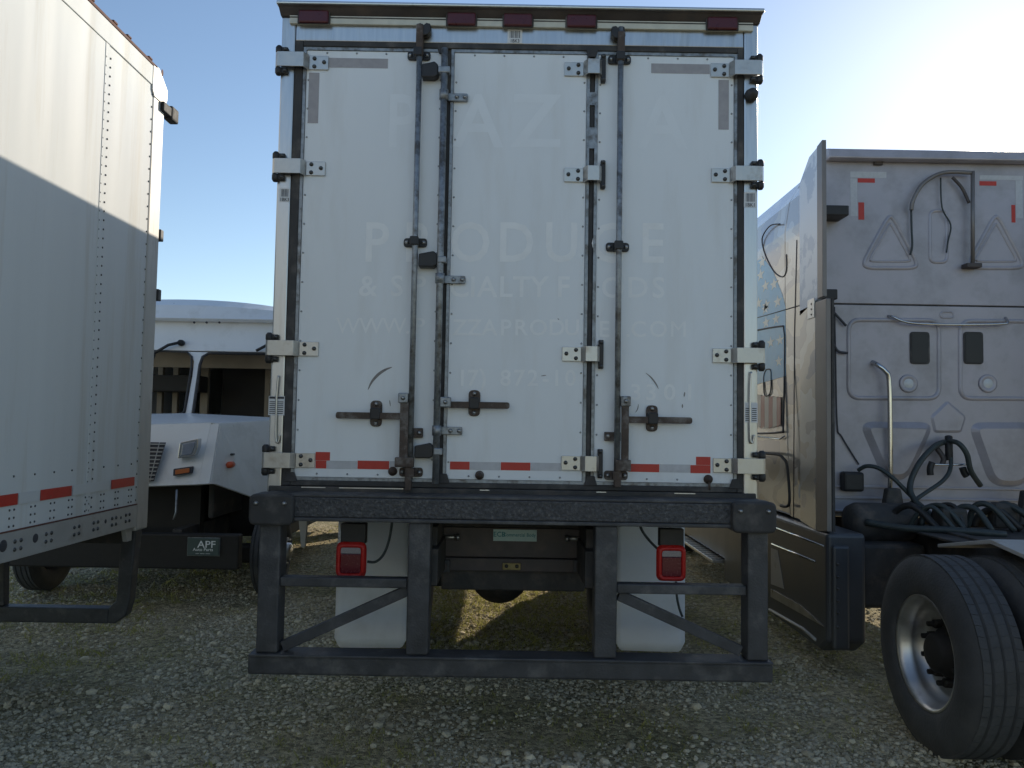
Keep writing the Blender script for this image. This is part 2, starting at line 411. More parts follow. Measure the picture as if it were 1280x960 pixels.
# loose stones, smaller and sparser with distance
phi = (1 + 5 ** 0.5) / 2
ico = np.array([(-1, phi, 0), (1, phi, 0), (-1, -phi, 0), (1, -phi, 0), (0, -1, phi), (0, 1, phi), (0, -1, -phi), (0, 1, -phi), (phi, 0, -1), (phi, 0, 1), (-phi, 0, -1), (-phi, 0, 1)]) / math.sqrt(1 + phi * phi)
icof = np.array([(0, 11, 5), (0, 5, 1), (0, 1, 7), (0, 7, 10), (0, 10, 11), (1, 5, 9), (5, 11, 4), (11, 10, 2), (10, 7, 6), (7, 1, 8), (3, 9, 4), (3, 4, 2), (3, 2, 6), (3, 6, 8), (3, 8, 9), (4, 9, 5), (2, 4, 11), (6, 2, 10), (8, 6, 7), (9, 8, 1)])
def scatter(n, y0, y1, p=1.0):
    y = y0 + (y1 - y0) * rng.random(n * 3) ** p
    x = (rng.random(n * 3) * 2 - 1) * (0.72 * y + 0.4)
    keep = (x > -7.2) & (x < 4.2)
    return x[keep][:n], y[keep][:n]
def stones(n, y0, y1, s0, s1, p=1.0):
    x, y = scatter(n, y0, y1, p)
    d = vnoise(x * 1.1 + 7, y * 1.1, 5) * 0.6 + vnoise(x * 3.3, y * 3.3 + 5, 6) * 0.4
    k = rng.random(len(x)) < np.clip((d - 0.24) * 3.0, 0.06, 1); x, y = x[k], y[k]
    s = s0 + (s1 - s0) * rng.random(len(x)) ** 3.2
    return x, y, s
parts = [stones(80000, 3.2, 7.0, 0.004, 0.017), stones(30000, 7.0, 13.0, 0.007, 0.022), stones(2600, 3.2, 7.0, 0.010, 0.032)]
X_ = np.concatenate([p[0] for p in parts]); Y_ = np.concatenate([p[1] for p in parts]); S_ = np.concatenate([p[2] for p in parts])
n = len(X_)
ang = rng.random(n) * 2 * math.pi; ca, sa = np.cos(ang), np.sin(ang)
loc = ico[None] * (1 + 0.28 * (rng.random((n, 12, 1)) - 0.5)) * (S_[:, None, None] * (0.65 + 0.7 * rng.random((n, 1, 3))))
loc[:, :, 2] *= 0.7
V = np.empty_like(loc)
V[:, :, 0] = loc[:, :, 0] * ca[:, None] - loc[:, :, 1] * sa[:, None] + X_[:, None]
V[:, :, 1] = loc[:, :, 0] * sa[:, None] + loc[:, :, 1] * ca[:, None] + Y_[:, None]
V[:, :, 2] = loc[:, :, 2] + (height(X_, Y_) + S_ * 0.22)[:, None]
Fs = (icof[None] + (np.arange(n) * 12)[:, None, None]).reshape(-1, 3)
o = link('gravel', np_mesh('gravel', V.reshape(-1, 3), Fs, M_stone, False), Vector((0, 0, 0)), kind='stuff')
o['label'] = 'loose grey crushed stones strewn over the yard'; o['category'] = 'gravel'

# short grass: tufts of narrow blades
def grass(n, fn, hmin, hmax):
    x, y = fn(n)
    tx = np.repeat(x, 9) + rng.normal(0, 0.028, len(x) * 9); ty = np.repeat(y, 9) + rng.normal(0, 0.028, len(x) * 9)
    m = len(tx); h = hmin + (hmax - hmin) * rng.random(m) ** 2; a = rng.random(m) * 6.283; w = 0.0022 + 0.002 * rng.random(m)
    lx, ly = rng.normal(0, 0.5, m) * h, rng.normal(0, 0.5, m) * h; z = height(tx, ty)
    V = np.zeros((m, 4, 3)); cx, cy = np.cos(a) * w, np.sin(a) * w
    V[:, 0] = np.stack([tx - cx, ty - cy, z], -1); V[:, 1] = np.stack([tx + cx, ty + cy, z], -1)
    V[:, 2] = np.stack([tx + cx * .6 + lx * .5, ty + cy * .6 + ly * .5, z + h * .65], -1); V[:, 3] = np.stack([tx + lx, ty + ly, z + h], -1)
    return V.reshape(-1, 3)
def patchy(n):
    x, y = scatter(n * 3, 3.3, 13.0)
    d = vnoise(x * 1.1 + 7, y * 1.1, 5) * 0.6 + vnoise(x * 3.3, y * 3.3 + 5, 6) * 0.4
    k = rng.random(len(x)) < np.clip((0.50 - d) * 3.5, 0.03, 1); return x[k][:n], y[k][:n]
def underbox(n):
    return rng.random(n) * 2.4 - 1.3, 5.6 + rng.random(n) * 5.5
def leftside(n):
    return -6.5 + rng.random(n) * 3.6, 5.0 + rng.random(n) * 6.0
GV = np.concatenate([grass(2000, patchy, 0.008, 0.035), grass(2400, underbox, 0.015, 0.06), grass(1000, leftside, 0.015, 0.07)])
m4 = len(GV) // 4
GF = (np.array([(0, 1, 2), (0, 2, 3)])[None] + (np.arange(m4) * 4)[:, None, None]).reshape(-1, 3)
o = link('grass', np_mesh('grass', GV, GF, M_grass, False), Vector((0, 0, 0)), kind='stuff')
o['label'] = 'thin short grass coming up through the gravel'; o['category'] = 'grass'

# ------------------------------------------------------------------ the box truck whose doors face us
YD = 4.10                                   # outer face of the rear doors
XC = 0.012                                  # its centre line
def D(px, py): p = PY(px, py, YD); return p.x, p.z
truck = thing('box_truck', 'white box truck seen from behind with three tall rear doors and black step bumper', 'truck', (XC, YD, 0))
XL, XR = -1.275, 1.297
ZT = 3.885
ZB = 1.345
BOXL = 7.0
# box body: sides, roof, floor, front wall
body = B('box_body', M_box, truck, XL + 0.006, XR - 0.006, YD + 0.10, YD + BOXL, 1.30, ZT - 0.03, 0.01)
B('box_floor', M_under, truck, XL + 0.03, XR - 0.03, YD + 0.06, YD + BOXL - 0.02, 1.285, 1.299)
for k in range(14):
    B('floor_beam', M_under, truck, XC - 0.95, XC + 0.95, YD + 0.45 + k * 0.48, YD + 0.52 + k * 0.48, 1.15, 1.284)
# rear frame
lpost_in, rpost_in = -1.200, 1.222
B('rear_post', M_steel, truck, XL, lpost_in, YD - 0.012, YD + 0.10, ZB - 0.02, D(640, 27)[1], 0.008)
B('rear_post', M_steel, truck, rpost_in, XR, YD - 0.012, YD + 0.10, ZB - 0.02, D(640, 27)[1], 0.008)
zh0 = D(640, 56)[1]; zh1 = D(640, 39)[1]
B('header_panel', M_steel, truck, lpost_in + 0.002, rpost_in - 0.002, YD - 0.009, YD + 0.09, zh0, D(640, 27)[1], 0.004)
# gutter cap above
zc0 = D(640, 24)[1]; zc1 = D(640, 14)[1]
zc0 = D(640, 19.5)[1]
cap = MB().prism([(YD - 0.085, zc0 + 0.004), (YD - 0.080, zc0), (YD + 0.12, zc0), (YD + 0.12, zc1 + 0.012), (YD - 0.06, zc1 + 0.004), (YD - 0.085, zc1 - 0.008)],
                 'x', XL - 0.012, XR + 0.014).build('roof_cap', M_steel, truck, 0.004)
MB().prism([(YD - 0.078, zc0 - 0.0005), (YD - 0.060, zc0 - 0.006), (YD - 0.020, D(640, 27)[1] + 0.001), (YD + 0.10, D(640, 27)[1] + 0.001), (YD + 0.10, zc0 - 0.0005)], 'x', XL - 0.006, XR + 0.008).build('cap_shade_strip', M_plate, truck, 0.003)  # dark brown strip: the shade under the cap put in as colour
# light rail
zr0, zr1 = D(640, 37)[1], D(640, 26)[1]
rail = B('light_rail', M_strip, truck, XL + 0.045, XR - 0.03, YD - 0.030, YD - 0.0095, zr0, zr1 - 0.004, 0.003)
B('groove', M_rubber, rail, XL + 0.046, XR - 0.031, YD - 0.032, YD - 0.0301, (zr0 + zr1) / 2 + 0.006, (zr0 + zr1) / 2 + 0.012)
for (a, b) in ((376, 413), (560, 595), (630, 665), (708, 744), (882, 919)):
    x0 = D(a, 30)[0]; x1 = D(b, 30)[0]
    ml = B('marker_light', M_lens, truck, x0, x1, YD - 0.052, YD - 0.0325, zr0 - 0.004, zr1 + 0.016, 0.008)
    B('mount', M_rubber, ml, x0 - 0.008, x1 + 0.008, YD - 0.040, YD - 0.0322, zr0 - 0.008, zr1 + 0.020, 0.004)

# doors: white panels with a metal edging, black seals between
zd1 = D(640, 67)[1]; zd0 = D(560, 599)[1]
xs = dict(l0=D(373, 412)[0], l1=D(547, 412)[0], m0=D(561, 412)[0], m1=D(730, 412)[0], r0=D(744, 412)[0], r1=D(917, 412)[0])
rivet_dot = MB().lathe([(0, 0.0055), (-0.003, 0.005), (-0.0045, 0.0025), (-0.005, 0.0001)], (0, 0, 0), 'y', 8)
doors = {}
for key, a, b, n_ in (('l', xs['l0'], xs['l1'], 11), ('m', xs['m0'], xs['m1'], 11), ('r', xs['r0'], xs['r1'], 11)):
    d = B('door', M_door, truck, a, b, YD, YD + 0.055, zd0, zd1, 0.004); doors[key] = d
    fr = MB()
    e = 0.016
    fr.box(a - e, a - 0.0005, YD - 0.006, YD + 0.05, zd0 - e, zd1 + e); fr.box(b + 0.0005, b + e, YD - 0.006, YD + 0.05, zd0 - e, zd1 + e)
    fr.box(a, b, YD - 0.006, YD + 0.05, zd1 + 0.0005, zd1 + e); fr.box(a, b, YD - 0.006, YD + 0.05, zd0 - e, zd0 - 0.0005)
    fr.build('edging', M_galv, d)
    rv = MB()
    def rivet(x, z):
        rv.add([(v[0] + x, v[1] + YD, v[2] + z) for v in rivet_dot.v], rivet_dot.f, True)
    k = 0; z = zd0 + 0.09
    while z < zd1 - 0.05:
        rivet(a + 0.013, z); rivet(b - 0.013, z + 0.01); z += 0.157
    x = a + 0.11
    while x < b - 0.06: rivet(x, zd1 - 0.014); rivet(x + 0.01, zd0 + 0.018); x += 0.16
    rv.build('rivets', M_rivet, d, kind='stuff')
zs0, zs1 = zd0 - 0.045, D(640, 56)[1]
def seal(x0, x1, z0, z1, y=YD + 0.003):
    B('door_seal', M_rubber, truck, x0, x1, y, YD + 0.05, z0, z1, 0.004)
seal(lpost_in + 0.001, xs['l0'] - 0.017, zs0, zs1, YD - 0.012)
seal(xs['r1'] + 0.017, rpost_in - 0.001, zs0, zs1, YD - 0.012)
seal(xs['l1'] + 0.017, xs['m0'] - 0.017, zs0, zd1 + 0.02)
seal(xs['m1'] + 0.017, xs['r0'] - 0.017, zs0, zd1 + 0.02)
seal(xs['l0'] - 0.016, xs['r1'] + 0.016, zd1 + 0.017, zs1, YD - 0.014)
seal(xs['l0'] - 0.016, xs['r1'] + 0.016, zs0, zd0 - 0.017, YD - 0.010)
# patch of grey tape on the second seam, where the seal is torn
for (p0, p1) in ((116, 132), (160, 186)):
    B('tape_patch', M_galv, truck, D(736, 150)[0], D(743.5, 150)[0], YD - 0.0075, YD + 0.002, D(740, p1)[1], D(740, p0)[1])
# flared black corner tabs at the ends of the seams
for (px, py, s) in ((554, 62, -1), (740, 66, -1), (554, 599, 1), (738, 602, 1), (364, 597, 1), (919, 606, 1)):
    x, z = D(px, py)
    MB().prism([(x - 0.035, z + s * -0.02), (x + 0.035, z + s * -0.02), (x + 0.02, z + s * 0.03), (x - 0.02, z + s * 0.03)], 'y', YD - 0.016, YD - 0.0065).build('seal_tab', M_rubber, truck, 0.003)
# sill below the doors
B('sill', M_under, truck, XL + 0.01, XR - 0.01, YD - 0.02, YD + 0.09, ZB - 0.09, zs0 - 0.002, 0.006)
for (a, b) in ((378, 408), (425, 505), (600, 612), (745, 757), (842, 868)):
    B('bare_edge', M_steel, truck, D(a, 608)[0], D(b, 608)[0], YD - 0.0215, YD - 0.014, zs0 - 0.010, zs0 - 0.005)

# hinges: strap wrapped round the post, leaf bolted to the door, knuckles above and below
bolt_m = unit_mesh('bolt', MB().lathe([(0, 0.0115), (-0.004, 0.0115), (-0.007, 0.009), (-0.011, 0.008), (-0.013, 0.0055), (-0.0135, 0.0001)], (0, 0, 0), 'y', 10), M_bolt)
dbolt_m = unit_mesh('bolt', MB().lathe([(0, 0.011), (-0.004, 0.011), (-0.008, 0.008), (-0.011, 0.0055), (-0.0115, 0.0001)], (0, 0, 0), 'y', 10), M_dbolt)
def bolt(x, y, z, parent, me=None): return link('bolt', me or dbolt_m, Vector((x, y, z)), parent)
def hinge(x_out, x_strap, x_leaf, zc, s, mid=False):
    """x_out: outer end, x_strap: where strap meets leaf, x_leaf: free end of the leaf; s=+1 when the door lies to +X"""
    h2 = 0.040
    ys = YD - 0.052
    lo, hi = sorted((x_strap, x_leaf))
    hg = B('hinge', M_hinge, truck, lo, hi, YD - 0.0105, YD - 0.001, zc - h2 * 0.95, zc + h2 * 0.95, 0.002)
    pts = [(x_strap, YD - 0.011), (x_strap, YD - 0.019), (x_strap - s * 0.020, ys), (x_out + s * 0.014, ys), (x_out, ys + 0.016), (x_out, YD + (0.0 if mid else 0.03)), (x_out + s * 0.008, YD + (0.0 if mid else 0.03)),
           (x_out + s * 0.008, ys + 0.020), (x_out + s * 0.018, ys + 0.008), (x_strap - s * 0.024, ys + 0.008), (x_strap - s * 0.008, YD - 0.011)]
    MB().prism(pts, 'z', zc - h2, zc + h2).build('strap', M_hinge, hg, 0.0015)
    for (u, w) in ((0.28, 0.55), (0.28, -0.55), (0.78, 0.05)):
        bolt(x_strap + (x_leaf - x_strap) * u, YD - 0.0106, zc + w * h2, hg)
    xk = x_out + s * 0.016
    if mid:
        kb = B('hinge_bracket', M_black, hg, x_out - s * 0.022, x_out + s * 0.004, YD - 0.030, YD - 0.001, zc - 0.076, zc + 0.076, 0.004)
        for q in (-1, 1): bolt(x_out - s * 0.010, YD - 0.0305, zc + q * 0.064, hg)
    else:
        for q in (-1, 1):
            MB().lathe([(0, 0.017), (0.006, 0.019), (0.028, 0.019), (0.034, 0.015), (0.040, 0.010)] if q > 0 else [(0, 0.017), (-0.006, 0.019), (-0.028, 0.019), (-0.040, 0.012)],
                       (xk, ys + 0.024, zc + q * (h2 + 0.001)), 'z', 14).build('knuckle', M_black, hg)
            B('bracket', M_black, hg, xk + s * 0.010, xk + s * 0.048, YD - 0.036, YD - 0.0125, zc + q * (h2 + 0.004), zc + q * (h2 + 0.032), 0.005)
            bolt(xk + s * 0.036, YD - 0.0362, zc + q * (h2 + 0.018), hg)
for (px, py) in ((347, 79), (343, 211), (334.5, 436), (330, 575)):
    x = D(px, py)[0]; hinge(x, D(px + 40, py)[0], D(px + 64, py)[0], D(px + 30, py)[1], 1)
for (px, py) in ((951, 89), (952, 220), (953.5, 445), (954, 582)):
    x = D(px, py)[0]; hinge(x, D(px - 40, py)[0], D(px - 63, py)[0], D(px - 30, py)[1], -1)
for (px, py) in ((751.5, 87.5), (751, 219.5), (748.5, 443), (747.5, 579)):
    x = D(px, py)[0]; hinge(x, D(px - 22, py)[0], D(px - 46, py)[0], D(px - 20, py)[1], -1, True)

# lock rods with guides, cams and handles
YR = YD - 0.048
def rod(px, py0, py1, r=0.0155):
    x = D(px, 320)[0]
    return MB().tube([(x, YR, D(px, py0)[1]), (x, YR, D(px, py1)[1])], r, 14).build('lock_rod', M_galv, truck), x
def guide(parent, x, z, w=0.062, h=0.024, m=None, y=None):
    y = y or YD
    gp = MB().prism(rrect(x - w, x + w, z - h, z + h, 0.018), 'y', YD - 0.014, YD - 0.001).build('guide', m or M_black, parent, 0.003)
    MB().prism(rrect(x - 0.023, x + 0.023, z - h * 0.95, z + h * 0.95, 0.008), 'y', YR - 0.023, YD - 0.0145).build('guide_cap', m or M_black, parent, 0.004)
    for q in (-1, 1): bolt(x + q * w * 0.72, YD - 0.0145, z, parent, bolt_m)
def cam(parent, x, z, s=1):
    pts = [(x - 0.030, z - 0.02), (x - 0.024, z + 0.03), (x - 0.008, z + 0.034), (x + 0.004, z + 0.02), (x + 0.022, z + 0.036), (x + 0.044, z + 0.03), (x + 0.046, z - 0.012), (x + 0.030, z - 0.03), (x, z - 0.034)]
    if s < 0: pts = [(2 * x - p[0], p[1]) for p in pts]
    MB().prism(pts, 'y', YR - 0.012, YD - 0.012).build('cam', M_black, parent, 0.004)
def keeper(parent, px, py):
    x, z = D(px, py)
    MB().prism(rrect(x - 0.031, x + 0.031, z - 0.069, z + 0.069, 0.026), 'y', YD - 0.012, YD - 0.001).build('keeper', M_rust, parent, 0.003)
    MB().prism(rrect(x - 0.026, x + 0.026, z - 0.030, z + 0.030, 0.01), 'y', YD - 0.052, YD - 0.0125).build('keeper_hasp', M_black, parent, 0.005)
    for q in (-1, 1): bolt(x, YD - 0.0125, z + q * 0.050, parent, bolt_m)
def handle(parent, px0, px1, py):
    x0, z = D(px0, py); x1 = D(px1, py)[0]
    MB().prism(rrect(x0, x1, z - 0.017, z + 0.017, 0.014), 'y', YD - 0.047, YD - 0.035).build('handle', M_rust, parent, 0.003)
def hub(parent, px, py, w=0.026):
    x, z = D(px, py)
    B('handle_hub', M_galv, parent, x - w, x + w, YR - 0.022, YR + 0.016, z - 0.027, z + 0.027, 0.006)
    bolt(x, YR - 0.0225, z, parent, bolt_m)
# left rod
rL, xl = rod(520, 38, 600)
cam(rL, xl + 0.012, D(524, 43)[1])
B('cam_sleeve', M_rust, rL, xl - 0.019, xl + 0.019, YR - 0.020, YR + 0.02, D(522, 76)[1], D(522, 37)[1], 0.006)
guide(rL, D(524, 71)[0], D(524, 71)[1]); guide(rL, D(519.5, 304)[0], D(519.5, 304)[1])
guide(rL, D(514, 590)[0], D(514, 590)[1], m=M_rust)
B('guide_ear', M_rust, rL, D(511, 541)[0], D(529, 541)[0], YD - 0.03, YD - 0.001, D(520, 547)[1], D(520, 535)[1], 0.004)
bolt(D(525, 541)[0], YD - 0.0305, D(525, 541)[1], rL, bolt_m)
B('handle_arm', M_rust, rL, D(501.5, 540)[0], D(512, 540)[0], YD - 0.062, YD - 0.048, D(506, 583)[1], D(506, 503)[1], 0.004)
hub(rL, 506, 498); handle(rL, 422, 503, 519); keeper(rL, 470.5, 517)
B('cam', M_rust, rL, D(496, 575)[0], D(519, 575)[0], YR - 0.03, YR + 0.01, D(506, 583)[1], D(506, 571)[1], 0.004)
B('cam_sleeve', M_rust, rL, xl - 0.024, xl + 0.010, YR - 0.022, YR + 0.018, D(512, 612)[1], D(512, 576)[1], 0.005)
# middle rod, on the first seam
rM, xm = rod(551.5, 66, 604, 0.018)
for (a, b, c, d_) in ((529, 549, 84, 102), (525, 548, 318, 336), (520, 543, 555, 572)):
    x0, x1, z0, z1 = D(a, c)[0], D(b, c)[0], D(a, d_)[1], D(a, c)[1]
    MB().prism([(x0, z0), (x1 - 0.02, z0), (x1, z0 + 0.012), (x1, z1 - 0.010), (x1 - 0.02, z1 + 0.008), (x0 + 0.04, z1), (x0, z1 - 0.008)], 'y', YD - 0.060, YD - 0.001).build('catch_block', M_black, rM, 0.006)
    B('catch_collar', M_galv, rM, x1 + 0.002, xm + 0.032, YR - 0.022, YR + 0.022, (z0 + z1) / 2 - 0.018, (z0 + z1) / 2 + 0.018, 0.006)
for (px0, px1, py) in ((550, 585, 123), (546, 582, 350), (541, 578, 538)):
    x0, z = D(px0, py); x1 = D(px1, py)[0]
    MB().prism(rrect(xm + 0.020, x1, z - 0.021, z + 0.021, 0.008), 'y', YD - 0.022, YD - 0.0065).build('clamp', M_galv, rM, 0.003)
    MB().lathe([(-0.026, 0.024), (0.026, 0.024)], (xm, YR, z), 'z', 16).build('clamp_ring', M_galv, rM)
    for u in (0.45, 0.86): bolt(xm + 0.02 + (x1 - xm - 0.02) * u, YD - 0.0225, z, rM, bolt_m)
hub(rM, 558, 503, 0.028); handle(rM, 561, 637, 506); keeper(rM, 593, 504)
# right rod
rR, xr = rod(772, 40, 600)
cam(rR, xr - 0.006, D(772, 47)[1], -1)
B('cam_sleeve', M_rust, rR, xr - 0.018, xr + 0.020, YR - 0.020, YR + 0.02, D(774, 82)[1], D(774, 46)[1], 0.006)
guide(rR, D(774, 76)[0], D(774, 76)[1]); guide(rR, D(771.5, 309.5)[0], D(771.5, 309.5)[1])
guide(rR, D(769.5, 594)[0], D(769.5, 594)[1], m=M_rust)
B('guide_ear', M_rust, rR, D(755, 545)[0], D(775, 545)[0], YD - 0.03, YD - 0.001, D(765, 551)[1], D(765, 540)[1], 0.004)
bolt(D(759, 545)[0], YD - 0.0305, D(759, 545)[1], rR, bolt_m)
B('handle_arm', M_rust, rR, D(775, 540)[0], D(784, 540)[0], YD - 0.062, YD - 0.048, D(780, 578)[1], D(780, 506)[1], 0.004)
hub(rR, 780, 502); handle(rR, 782, 863, 524.5); keeper(rR, 814.5, 523)
B('cam', M_rust, rR, D(767, 580)[0], D(786, 580)[0], YR - 0.03, YR + 0.01, D(776, 588)[1], D(776, 574)[1], 0.004)
B('cam_sleeve', M_rust, rR, xr - 0.014, xr + 0.020, YR - 0.022, YR + 0.018, D(770, 608)[1], D(770, 582)[1], 0.005)

# reflective tape at the foot of the doors and what is left of it in the upper corners
def tape(d, m, a, b, p0, p1, name):
    x0 = D(a, (p0 + p1) / 2)[0]; x1 = D(b, (p0 + p1) / 2)[0]
    B(name, m, doors[d], x0, x1, YD - 0.0016, YD - 0.0004, D((a + b) / 2, p1)[1], D((a + b) / 2, p0)[1])
for (d, a, b, p0, p1) in (('l', 394.5, 412.5, 565, 575.5), ('l', 394.5, 408, 575.7, 585.5), ('l', 447, 486.5, 576, 586.5), ('m', 562.5, 587, 577, 587), ('m', 626, 663, 578, 588),
                          ('r', 785.5, 824, 580, 590), ('r', 863, 888, 581.5, 591.5), ('r', 870, 888, 571, 581.3)):
    tape(d, M_red, a, b, p0, p1, 'red_tape')
for (d, a, b, p0, p1) in (('l', 408.4, 446.6, 576, 586), ('l', 487, 497, 576.5, 586.5), ('m', 587.4, 625.6, 577.5, 587.5), ('m', 663.4, 701, 578.5, 588.5), ('r', 824.4, 862.6, 580.5, 590.5)):
    tape(d, M_wtape, a, b, p0, p1, 'white_tape')
for (d, a, b, p0, p1) in (('l', 411, 485, 73, 85), ('l', 385.5, 398.5, 91, 154), ('r', 814, 887, 80, 92), ('r', 898, 911, 100, 162)):
    tape(d, M_gtape, a, b, p0, p1, 'tape_residue')

# faint outlines of removed lettering
def ghost(rows, d):
    for (s, px, py, hpx, wf) in rows:
        x, z = D(px, py)
        text_mesh([(s, x, z, hpx * YD / F, wf)], YD).build('ghost_letter', M_ghost2 if hpx > 60 else M_ghost, doors[d])
ghost([('P', 502, 150, 68, 0.8), ('P', 470, 302, 50, 0.9), ('R', 523, 302, 50, 0.9), ('&', 460, 357, 26, 1), ('S', 496, 357, 26, 1), ('P', 523, 357, 26, 1),
       ('W', 435, 407, 20, 1), ('W', 464, 407, 20, 1), ('W', 493, 407, 20, 1), ('.', 510, 407, 20, 1), ('P', 524, 407, 20, 1)], 'l')
ghost([('A', 598, 150, 68, 0.95), ('Z', 670, 150, 68, 1), ('O', 588, 302, 50, 0.9), ('D', 645, 302, 50, 0.9), ('U', 702, 302, 50, 0.9),
       ('C', 574, 358, 26, 1), ('I', 591, 358, 26, 1), ('A', 609, 358, 26, 1), ('L', 632, 358, 26, 1), ('T', 652, 358, 26, 1), ('Y', 674, 358, 26, 1), ('F', 704, 358, 26, 1),
       ('Z', 575, 409, 20, 1), ('Z', 593, 409, 20, 1), ('A', 612, 409, 20, 1), ('P', 632, 409, 20, 1), ('R', 651, 409, 20, 1), ('O', 673, 409, 20, 1), ('D', 696, 409, 20, 1), ('U', 715, 409, 20, 1),
       ('1', 578, 472, 20, 1), ('7', 591, 472, 20, 1), (')', 604, 472, 22, 1), ('8', 632, 472, 20, 1), ('7', 649, 472, 20, 1), ('2', 666, 472, 20, 1), ('-', 682, 472, 20, 1), ('1', 696, 472, 20, 1), ('0', 713, 472, 20, 1)], 'm')
ghost([('A', 828, 152, 68, 0.95), ('C', 760, 303, 50, 0.9), ('E', 815, 303, 50, 0.9), ('O', 766, 359, 26, 1), ('D', 797, 359, 26, 1), ('S', 823, 359, 26, 1),
       ('E', 755, 411, 20, 1), ('.', 785, 411, 20, 1), ('C', 798, 411, 20, 1), ('O', 823, 411, 20, 1), ('M', 848, 411, 20, 1),
       ('3', 795, 490, 20, 1.1), ('3', 814, 490, 20, 1.1), ('0', 837, 490, 20, 1.1), ('1', 862, 490, 20, 1.1)], 'r')

# scuffs the handles have swung into the paint
def scuff(d, pts, w):
    P = smooth_path([(D(*p)[0], 0, D(*p)[1]) for p in pts], 5)
    mb = MB(); vs = []
    for i, p in enumerate(P):
        t = (P[min(i + 1, len(P) - 1)] - P[max(i - 1, 0)]).normalized(); nrm = Vector((t.z, 0, -t.x))
        ww = w * (0.25 + math.sin(math.pi * i / (len(P) - 1)))
        vs += [(p.x + nrm.x * ww, YD - 0.0009, p.z + nrm.z * ww), (p.x - nrm.x * ww, YD - 0.0009, p.z - nrm.z * ww)]
    mb.add(vs, [(2 * i, 2 * i + 1, 2 * i + 3, 2 * i + 2) for i in range(len(P) - 1)]); mb.build('scuff', M_scuff, doors[d])
scuff('l', [(460, 487), (465, 477), (473, 468), (482, 462), (490, 459)], 0.006)
scuff('r', [(807, 466), (814, 472), (820, 480), (823, 486)], 0.003)
scuff('r', [(856, 490), (855, 496)], 0.003); scuff('r', [(853, 505), (853, 510)], 0.003)
scuff('r', [(798, 505), (797, 511), (794, 516)], 0.002); scuff('l', [(487, 500), (488, 508)], 0.002)
scuff('m', [(676, 470), (683, 469)], 0.002); scuff('m', [(697, 398), (699, 400)], 0.002)

# round door stops at the foot, and one at the right post
for (px, py, d) in ((491, 589, 'l'), (599.5, 594, 'm'), (885, 599, 'r')):
    x, z = D(px, py)
    st = MB().lathe([(0, 0.024), (-0.008, 0.024), (-0.012, 0.016), (-0.03, 0.014), (-0.036, 0.0001)], (x, YD, z), 'y', 14).build('door_stop', M_rust, doors[d])
x, z = D(885, 612)
MB().tube([(x, YD - 0.024, D(885, 601)[1]), (x + 0.002, YD - 0.03, z)], 0.006, 8).build('stop_chain', M_rust, doors['r'])
x, z = D(937, 122)
MB().lathe([(0, 0.034), (-0.02, 0.036), (-0.05, 0.028), (-0.06, 0.0001)], (x, YD - 0.012, z), 'y', 16).build('door_buffer', M_rubber, truck)

# stickers on the frame
def sticker(px0, px1, py0, py1, y, rows, txt=None, tm=None, bg=M_paper):
    x0, x1 = D(px0, py0)[0], D(px1, py0)[0]; z0, z1 = D(px0, py1)[1], D(px0, py0)[1]
    s = B('sticker', bg, truck, x0, x1, y - 0.0012, y - 0.0002, z0, z1)
    if rows:
        mb = MB()
        for (u0, u1, w0, w1) in rows:
            mb.box(x0 + (x1 - x0) * u0, x0 + (x1 - x0) * u1, y - 0.0020, y - 0.0013, z0 + (z1 - z0) * w0, z0 + (z1 - z0) * w1)
        mb.build('print', M_ink, s)
    if txt: text_mesh([(txt, (x0 + x1) / 2, z0 + (z1 - z0) * 0.17, (z1 - z0) * 0.24, 0.9)], y, 0.0022).build('print', tm or M_ink, s)
bars = [(0.16 + 0.09 * k, 0.16 + 0.09 * k + (0.05 if k % 3 else 0.03), 0.38, 0.92) for k in range(8)]
sticker(634.5, 653, 38, 55, YD - 0.0092, bars, '1BK3')
sticker(350.5, 363.5, 236, 253, YD - 0.0122, bars, '1BK3')
sticker(929, 944.5, 241, 260, YD - 0.0122, bars, '1BK1')
lines = [(0.06 + 0.5 * (k % 2), 0.42 + 0.5 * (k % 2), 0.08 + 0.10 * (k // 2), 0.12 + 0.10 * (k // 2)) for k in range(14)]
sticker(337, 357, 495, 519, YD - 0.0122, lines + [(0.04, 0.4, 0.86, 0.97), (0.55, 0.96, 0.86, 0.97)])
sticker(930, 946, 503, 528, YD - 0.0122, lines)
# holdback hook hanging on each post
for s, px in ((1, 350), (-1, 937)):
    x0, z0 = D(px, 470 if s > 0 else 465); z1 = D(px, 553)[1]
    MB().tube(smooth_path([(x0, YD - 0.03, z0), (x0 - 0.006, YD - 0.028, z0 - 0.12), (x0 - 0.004, YD - 0.026, z1 + 0.03), (x0 + 0.008, YD - 0.026, z1), (x0 + 0.018, YD - 0.026, z1 + 0.04)], 6), 0.0055, 8).build('holdback_hook', M_steel, truck)

